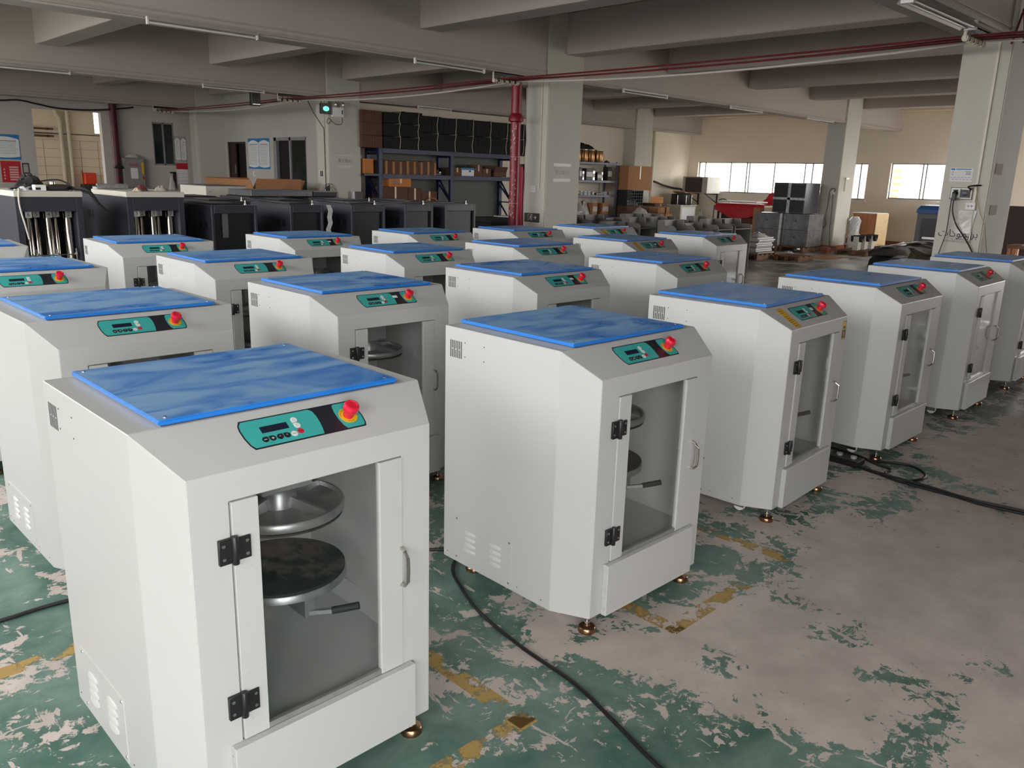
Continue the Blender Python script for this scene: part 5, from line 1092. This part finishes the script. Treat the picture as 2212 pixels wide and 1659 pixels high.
tag(MB().tube(curve([(22.4, 16.8, 1.62), (22.8, 16.72, 1.66), (23.2, 16.6, 1.55), (23.8, 16.6, 1.46), (24.3, 16.6, 1.42), (24.5, 16.5, 1.3), (24.6, 16.4, 1.15)]), .035, 8).out('grey_hose', STEELD), 'thick grey hose draped along the corner wall', 'hose')
t = thing('air_cooler', 'dark fronted air cooler box on wall brackets in the corner', 'air cooler', (24.45, 15.98, 1.31)); MB().box(-.30, .50, -.5, .47, 0, .54).out('case', pm('cooler_case', S(176, 172, 164), .5), t, bevel=.008); MB().box(-.312, -.30, -.30, .36, .03, .51).out('grille', pm('cooler_grille', S(60, 50, 48), .6), t)
for y in (-.4, .35): MB().bar((-.25, y, -.02), (.52, y, -.02), .03, .03).bar((-.2, y, -.02), (.52, y, -.32), .025, .025).box(.5, .54, y - .02, y + .02, -.4, 0).out('bracket', STEELD, t)
# ------------------------------------------------------------------ red table, wrapped boxes, pallets
t = thing('work_table', 'cluttered table under a red tarpaulin below the windows', 'table', (22.6, 13.0, 0))
MB().box(-.55, .55, -.85, .75, 1.02, 1.06).out('table_top', PLY, t)
for x in (-.5, .45):
    for y in (-.8, .68): MB().box(x, x + .05, y, y + .05, 0, 1.02).out('leg', STEELD, t)
MB().box(-.5, .5, -.8, .7, .5, .53).out('lower_shelf', WOOD, t)
tp = thing('red_tarpaulin', 'red tarpaulin hanging over the front of the cluttered table', 'tarpaulin', (22.6, 13.0, 0))
vs = []; fs = []; nn = 14; rnd = random.Random(51)
for i in range(nn + 1):
    v = -.85 + 1.6 * i / nn; drop = .10 + .25 * math.sin(math.pi * i / nn) + .04 * rnd.random()
    prof = [(.25, 1.075 + .02 * rnd.random()), (-.2, 1.08), (-.56, 1.085), (-.60, 1.03), (-.61 - .03 * rnd.random(), 1.03 - drop * .5), (-.59 - .04 * rnd.random(), 1.03 - drop)]
    vs += [(a, v, z) for a, z in prof]
for i in range(nn):
    for j in range(5): q = i * 6 + j; fs.append((q, q + 6, q + 7, q + 1))
MB().add(vs, fs, 0, True).out('sheet', CLOTHR, tp); crumple(.46, -.5, 1.06, .12, .3, .3, 52).out('folded_peak', CLOTHR, tp)
tag(MB().box(-.42, .30, -.62, .66, 0, .04, 0, Matrix.Rotation(.05, 4, 'Z')).out('white_board', WHITEP), 'white sheet lying flat on the red tarpaulin', 'sheet').location = (22.42, 13.05, 1.125)
tag(MB().box(-.03, .03, -.35, .35, 0, .05).out('timber_strip', PLY), 'pale timber strip sticking out left of the red tarpaulin', 'timber').location = (22.35, 13.95, 1.01)
carton('brown_carton', 'brown carton under the red table', 'carton', 22.2, 22.8, 12.5, 13.1, .535, .86, CARDD); carton('brown_carton', 'dark carton under the left of the red table', 'carton', 22.2, 22.9, 13.2, 13.65, .535, .9, MATK)
carton('brown_carton', 'tan carton on the floor before the red table', 'carton', 21.2, 21.8, 12.3, 13.0, 0, .42, CARDD)
tag(crumple(21.8, 14.1, .0, .2, .2, .8, 53).out('white_film', BAG), 'white film bag standing at the left of the red table', 'bag')
tag(crumple(21.5, 11.9, 0.0, .3, .25, .45, 55).out('paper_heap', CARD), 'heap of torn brown paper before the red table', 'paper')
tag(MB().tube([(23.8, 14.6 + .32 * math.cos(a * .25), .85 + .32 * math.sin(a * .25)) for a in range(14)], .02, 6).tube([(23.8, 14.92, 0), (23.8, 14.92, .85)], .02, 6).tube([(23.8, 14.28, 0), (23.8, 14.28, .85)], .02, 6).out('metal_hoop', STEELD), 'grey metal hoop standing below the cooler window', 'hoop')
def pallet(x, y, lx, ly, label, z=0, n=5):
    t = thing('pallet', label, 'pallet', (x, y, z))
    for k_ in range(3): MB().box(-lx / 2, lx / 2, -ly / 2 + k_ * (ly - .08) / 2, -ly / 2 + .08 + k_ * (ly - .08) / 2, 0, .10).out('bearer', WOOD, t)
    for k_ in range(n): MB().box(-lx / 2 + k_ * (lx - .1) / (n - 1), -lx / 2 + .1 + k_ * (lx - .1) / (n - 1), -ly / 2, ly / 2, .10, .125).out('slat', WOOD, t)
    return t
pallet(20.6, 10.6, 1.1, 1.5, 'pallet under the stretch-wrapped grey boxes')
def wrapped(x0, x1, y0, y1, z0, z1, label, windows=False):
    t = thing('wrapped_box', label, 'box', ((x0 + x1) / 2, (y0 + y1) / 2, z0), 0, 'grey boxes in stretch wrap'); dx, dy, dz = (x1 - x0) / 2, (y1 - y0) / 2, z1 - z0
    MB().box(-dx, dx, -dy, dy, 0, dz).out('box_body', WRAP if not windows else pm('dark_wrapped', S(72, 72, 76), .3, var=.2, bump=.3, bscale=20), t, bevel=.006)
    if windows:
        for a in (0, 1):
            for b in (0, 1): MB().box(-dx - .006, -dx, -dy + .03 + a * dy, -dy + .03 + a * dy + dy * .86, .03 + b * dz * .48, .03 + b * dz * .48 + dz * .42).out('dark_panel', CABD, t)
        MB().box(-dx - .01, -dx, -.04, .04, 0, dz).out('film_strip', WRAPF, t); MB().box(-dx - .01, -dx, -dy, dy, dz * .44, dz * .52).out('film_strip', WRAPF, t)
    else:
        for y, z in ((-.8, .12), (.8, .12), (-.8, .88), (.8, .88), (0, .55)): MB().cyl((-dx - .003, y * dy, z * dz), .014 if y else .022, .004, 'x', 8).out('corner_hole', INK, t)
        MB().box(-dx, dx, -dy - .006, -dy, 0, dz).out('film_strip', WRAPF if y0 > 10.5 else WRAP, t)
wrapped(20.12, 20.85, 10.62, 11.33, .13, .54, 'wrapped grey box bottom left of the grey stack'); wrapped(20.12, 20.85, 10.62, 11.33, .545, .95, 'wrapped grey box middle left of the grey stack')
wrapped(20.25, 21.05, 9.88, 10.58, .13, .54, 'wrapped grey box bottom right of the grey stack'); wrapped(20.25, 21.05, 9.88, 10.58, .545, .95, 'wrapped grey box middle right of the grey stack')
wrapped(20.3, 21.1, 10.08, 10.96, .96, 1.73, 'dark wrapped block of four panels topping the grey stack', True)
carton('brown_board', 'tall brown card board at the left of the grey stack', 'board', 20.4, 20.5, 11.36, 11.56, 0, 1.05, CARD, None, False)
pallet(17.4, 9.75, .9, .7, 'low pallet under the white sheet metal stack')
for k_ in range(9): tag(MB().box(-.36, .36, -.28, .28, 0, .03).box(-.36, -.34, -.28, .28, -.008, .0).out('metal_tray', WHITEK if k_ % 3 else FIXT), 'white metal panel in the loose stack on the low pallet', 'panel', 'white panels on the low pallet').location = (17.4 + random.uniform(-.03, .03), 9.75 + random.uniform(-.04, .04), .135 + k_ * .041)
tag(crumple(17.4, 9.7, .50, .3, .25, .09, 61).out('plastic_film', BAG), 'clear film crumpled on top of the white panels', 'film')
tag(crumple(18.6, 9.5, 0, .3, .2, .12, 62).out('plastic_film', BAG), 'clear film heap on the floor beside the broken pallet', 'film')
t = thing('broken_pallet', 'broken wooden pallet on the dark floor before the white panels', 'pallet', (17.9, 9.0, 0))
for k_ in range(3): MB().box(-.35, .35, -.3 + k_ * .25, -.2 + k_ * .25, 0, .09).out('bearer', WOOD, t)
for k_ in range(3): MB().box(-.35 + k_ * .25, -.2 + k_ * .25, -.32, .32, .09, .115).out('slat', WOOD, t)
tag(MB().box(-.5, .5, -.35, .35, 0, .006).out('card_sheet', CARD, bevel=.001), 'flat brown card sheet lying on the floor before the window column', 'card').location = (19.3, 8.9, .001)
tag(MB().box(-.11, .11, -.09, .09, 0, .12).box(-.1, .08, -.08, .08, .12, .16).out('brown_block', SKIRT), 'small red brown block on the floor by the window column', 'block').location = (20.5, 9.45, 0)
pallet(21.2, 8.85, 1.3, .8, 'pallet with grey cradle castings right of the window column')
for k_ in range(3):
    x = 20.8 + k_ * .42; t = thing('cradle_casting', 'pale cradle casting with black rubber saddle on the pallet, %s one' % ('first', 'second', 'third')[k_], 'casting', (x, 8.8, .127), .2, 'cradle castings on the pallet')
    T_ = Matrix((Vector((1, 0, 0)), Vector((0, 0, 1)), Vector((0, -1, 0)))).transposed().to_4x4()
    arc = [(.16 * math.cos(math.pi + a * math.pi / 8), .34 + .15 * math.sin(math.pi + a * math.pi / 8)) for a in range(9)]
    MB().prism([(-.2, 0), (.2, 0), (.2, .08), (.19, .34)] + arc[::-1] + [(-.19, .34), (-.2, .08)], -.06, .06, 0, T_).out('casting_body', SLAB, t)
    MB().prism([(.155, .36)] + [(p[0] * .98, p[1] + .005) for p in arc[::-1]] + [(-.155, .36)] + [(.13 * math.cos(math.pi + a * math.pi / 8), .36 + .10 * math.sin(math.pi + a * math.pi / 8)) for a in range(9)], -.13, .13, 0, T_).out('rubber_saddle', RUBBER, t)
t = thing('film_roll', 'silver film wrapped bundle leaning by the plywood crate', 'bundle', (22.2, 9.52, 0)); MB().lathe([(.12, 0), (.15, .1), (.13, .55), (.16, .8), (.08, .9)], 12, 0).out('bundle_body', WRAPF, t); MB().lathe([(.165, .4), (.165, .44)], 12, 0).out('tie_band', STRAP, t)
t = thing('wooden_crate', 'wooden crate of red pine and pale plywood below the windows', 'crate', (22.6, 9.12, 0))
for k_ in range(5): MB().box(0, .02, .01 + k_ * .126, .132 + k_ * .126, .12, .98).out('plank', PINE, t)
MB().box(.0, .80, 0, .02, .12, .98).out('plywood_side', PLY, t); MB().box(.78, .80, .02, .64, .12, .98).out('plywood_side', PLY, t); MB().box(0, .80, .64, .66, .12, .98).out('plywood_side', PLY, t); MB().box(.02, .78, .02, .64, .12, .14).out('base_board', PLY, t)
MB().box(-.03, .70, -.01, .67, .98, 1.0).out('lid_board', WHITEP, t)
for x in (0, .35, .7): MB().box(x, x + .1, 0, .66, 0, .12).out('skid', WOOD, t)
t = thing('blue_lid_machine', 'grey machine with navy sloped lid standing at the window wall', 'machine', (24.05, 7.75, 0)); MB().box(0, .8, 0, .86, .02, 1.02).out('cabinet_body', pm('slate_machine', S(88, 94, 104), .5), t, bevel=.01); MB().box(-.012, 0, .14, .72, .12, .88).out('front_panel', INK, t, bevel=.004)
T_ = Matrix((Vector((0, -1, 0)), Vector((0, 0, 1)), Vector((-1, 0, 0)))).transposed().to_4x4()
MB().add([(-.03, -.02, 1.02), (-.03, .88, 1.02), (.82, .88, 1.02), (.82, -.02, 1.02), (-.03, -.02, 1.12), (-.03, .88, 1.12), (.06, .82, 1.22), (.06, .04, 1.22), (.82, .04, 1.22), (.82, .82, 1.22)], [(0, 1, 5, 4), (4, 5, 6, 7), (7, 6, 9, 8), (0, 4, 7, 8, 3), (1, 2, 9, 6, 5), (2, 3, 8, 9), (0, 3, 2, 1)]).out('lid', BLUEL, t)
MB().box(.08, .8, .06, .8, 1.221, 1.24).out('lid_top', WHITEP, t); MB().prism(rr(.2, .03, .028), 0, .006, 0, Matrix.Translation((-.013, .45, .36)) @ T_).out('badge', SILVER, t)
# mats and tarpaulins
for k_, (x, y, sx, sy, z, h, m, lab, rz) in enumerate(((18.6, 7.1, .55, .38, 0, .26, MATK, 'black mat roll at the left end of the mat heap', .3), (18.9, 7.2, .5, .4, .2, .22, MATT, 'grey folded mat on the black mat roll', .2), (19.6, 6.95, .7, .4, 0, .40, MATT, 'dark grey mat bulging in the middle of the mat heap', .1),
                                                (20.3, 7.0, .6, .45, 0, .48, MATT, 'dark grey mat at the back right of the mat heap', -.1), (17.5, 5.95, .75, .30, 0, .46, pm('olive_brown_mat', S(84, 74, 60), .75, var=.2, bump=.3, bscale=15), 'olive brown folded mat at the right end of the heap', .5), (17.9, 6.6, .6, .25, 0, .28, MATK, 'black mat with wavy edge at the front of the heap', .2), (20.9, 6.7, .5, .35, 0, .56, MATT, 'grey stiff mat topmost behind the mat heap', 0))):
    t = thing('floor_mat', lab, 'mat', (x, y, z), rz); c = MB(); n = 12; vs = []; fs = []; rnd = random.Random(70 + k_)
    for i in range(n + 1):
        a = i / n * 2 - 1; hh = h * (.35 + .65 * math.sqrt(max(0, 1 - abs(a) ** 3))) * (.9 + .2 * rnd.random())
        for j, (yy, zz) in enumerate(((-1, 0), (-1.02, .5), (-.8, .9), (-.3, 1.0), (.3, .96), (.8, .85), (1, .5), (1, 0))): vs.append((a * sx, yy * sy * (1 + .06 * rnd.uniform(-1, 1)), zz * hh))
    for i in range(n):
        for j in range(7): q = i * 8 + j; fs.append((q, q + 8, q + 9, q + 1))
    fs += [tuple(range(8)), tuple(n * 8 + j for j in range(7, -1, -1))]
    c.add(vs, fs, 0, True).out('mat_fold', m, t)
    MB().box(-sx * .7, sx * .7, -sy * .25, sy * .5, h * .93, h * .99).out('mat_flap', m, t, bevel=.006)
tag(MB().bar((18.3, 7.25, .42), (19.8, 7.0, .50), .05, .02).out('flat_bar', STEELD), 'thin dark bar lying across the mat heap', 'bar')
tag(crumple(22.9, 8.5, 0, .3, .2, .28, 63).out('white_sheet', WHITEP), 'white paper heap beside the plywood crate', 'paper')
tag(MB().bar((21.4, 7.3, .05), (21.8, 7.15, .62), .05, .03).out('dark_bar', INK), 'dark bar propped behind the mat heap', 'bar')
# right of the socket column
tag(MB().box(-.02, .02, -1.2, 0, 0, 1.41).out('brown_board', pm('deep_brown_board', S(62, 36, 30), .6), bevel=.004), 'large dark brown board standing right of the socket column', 'board').location = (18.0, 4.77, 0)
t = thing('wooden_bench', 'orange wooden bench end right of the socket column', 'bench', (16.4, 4.05, 0)); MB().box(-.25, .25, -.9, .17, .72, .78).out('bench_top', WOOD, t)
for y in (.09, -.85): MB().box(-.22, -.14, y, y + .07, 0, .72).out('leg', WOODO, t); MB().box(.14, .22, y, y + .07, 0, .72).out('leg', WOODO, t)
MB().box(-.22, -.2, .02, .1, .2, .72).out('side_board', WOODO, t)
tag(crumple(16.3, 3.82, .78, .16, .18, .2, 64).out('white_cloth', WHITEP), 'white cloth heaped on the wooden bench', 'cloth')
# ------------------------------------------------------------------ cables on the floor
tag(MB().tube(curve([(2.30, 2.63, .008), (2.13, 2.5, .008), (2.04, 2.33, .008), (1.967, 2.129, .008), (1.92, 1.85, .008), (1.9, 1.579, .008), (1.84, 1.35, .008), (1.78, 1.142, .008), (1.74, .9, .008)]), .0075, 6).out('floor_cable', CABLE_B), 'thin dark cable running from under the middle mixer to the bottom edge', 'cable')
tag(MB().tube(curve([(.2, 3.32, .008), (.565, 3.3, .008), (.806, 3.295, .008), (1.4, 3.2, .008), (1.9, 2.9, .008), (2.223, 2.669, .008)]), .0075, 6).out('floor_cable', CABLE_B), 'thin dark cable along the floor between the two left mixers', 'cable')
for pp, r_, lab in (([(4.95, 2.4, .01), (4.93, 2.05, .012), (4.90, 1.92, .012), (4.86, 1.75, .012), (4.855, 1.465, .012), (4.834, 1.21, .012), (4.875, .964, .012), (4.9, .6, .012)], .011, 'thick black cable running from the stickered mixer to the right edge'),
                (([(5.0, 2.3, .01), (4.97, 2.0, .01), (4.88, 1.8, .01), (4.82, 1.6, .01), (4.82, 1.3, .01), (4.81, 1.15, .01), (4.85, .9, .01)]), .007, 'thin black cable beside the thick one on the bare floor'),
                (([(5.1, 2.2, .02), (5.06, 1.95, .02), (5.0, 1.83, .02), (4.99, 1.72, .01), (4.9, 1.72, .01), (4.84, 1.66, .01), (4.86, 1.58, .01), (4.98, 1.53, .01), (5.09, 1.56, .01), (5.16, 1.66, .01), (5.12, 1.78, .01), (5.05, 1.86, .01)]), .008, 'black cable looped on the floor at the foot of a mixer')):
    tag(MB().tube(curve(pp), r_, 6).out('floor_cable', CABLE_B), lab, 'cable')
t = thing('extension_block', 'black extension block among the cables between two front mixers', 'extension block', (4.93, 1.98, 0)); MB().box(-.06, .06, -.1, .1, 0, .04).out('block_body', BLACK, t, bevel=.006); MB().cyl((0, -.05, .04), .02, .014, 'z', 12).cyl((0, .04, .04), .02, .014, 'z', 12).out('plug', FIXT, t)
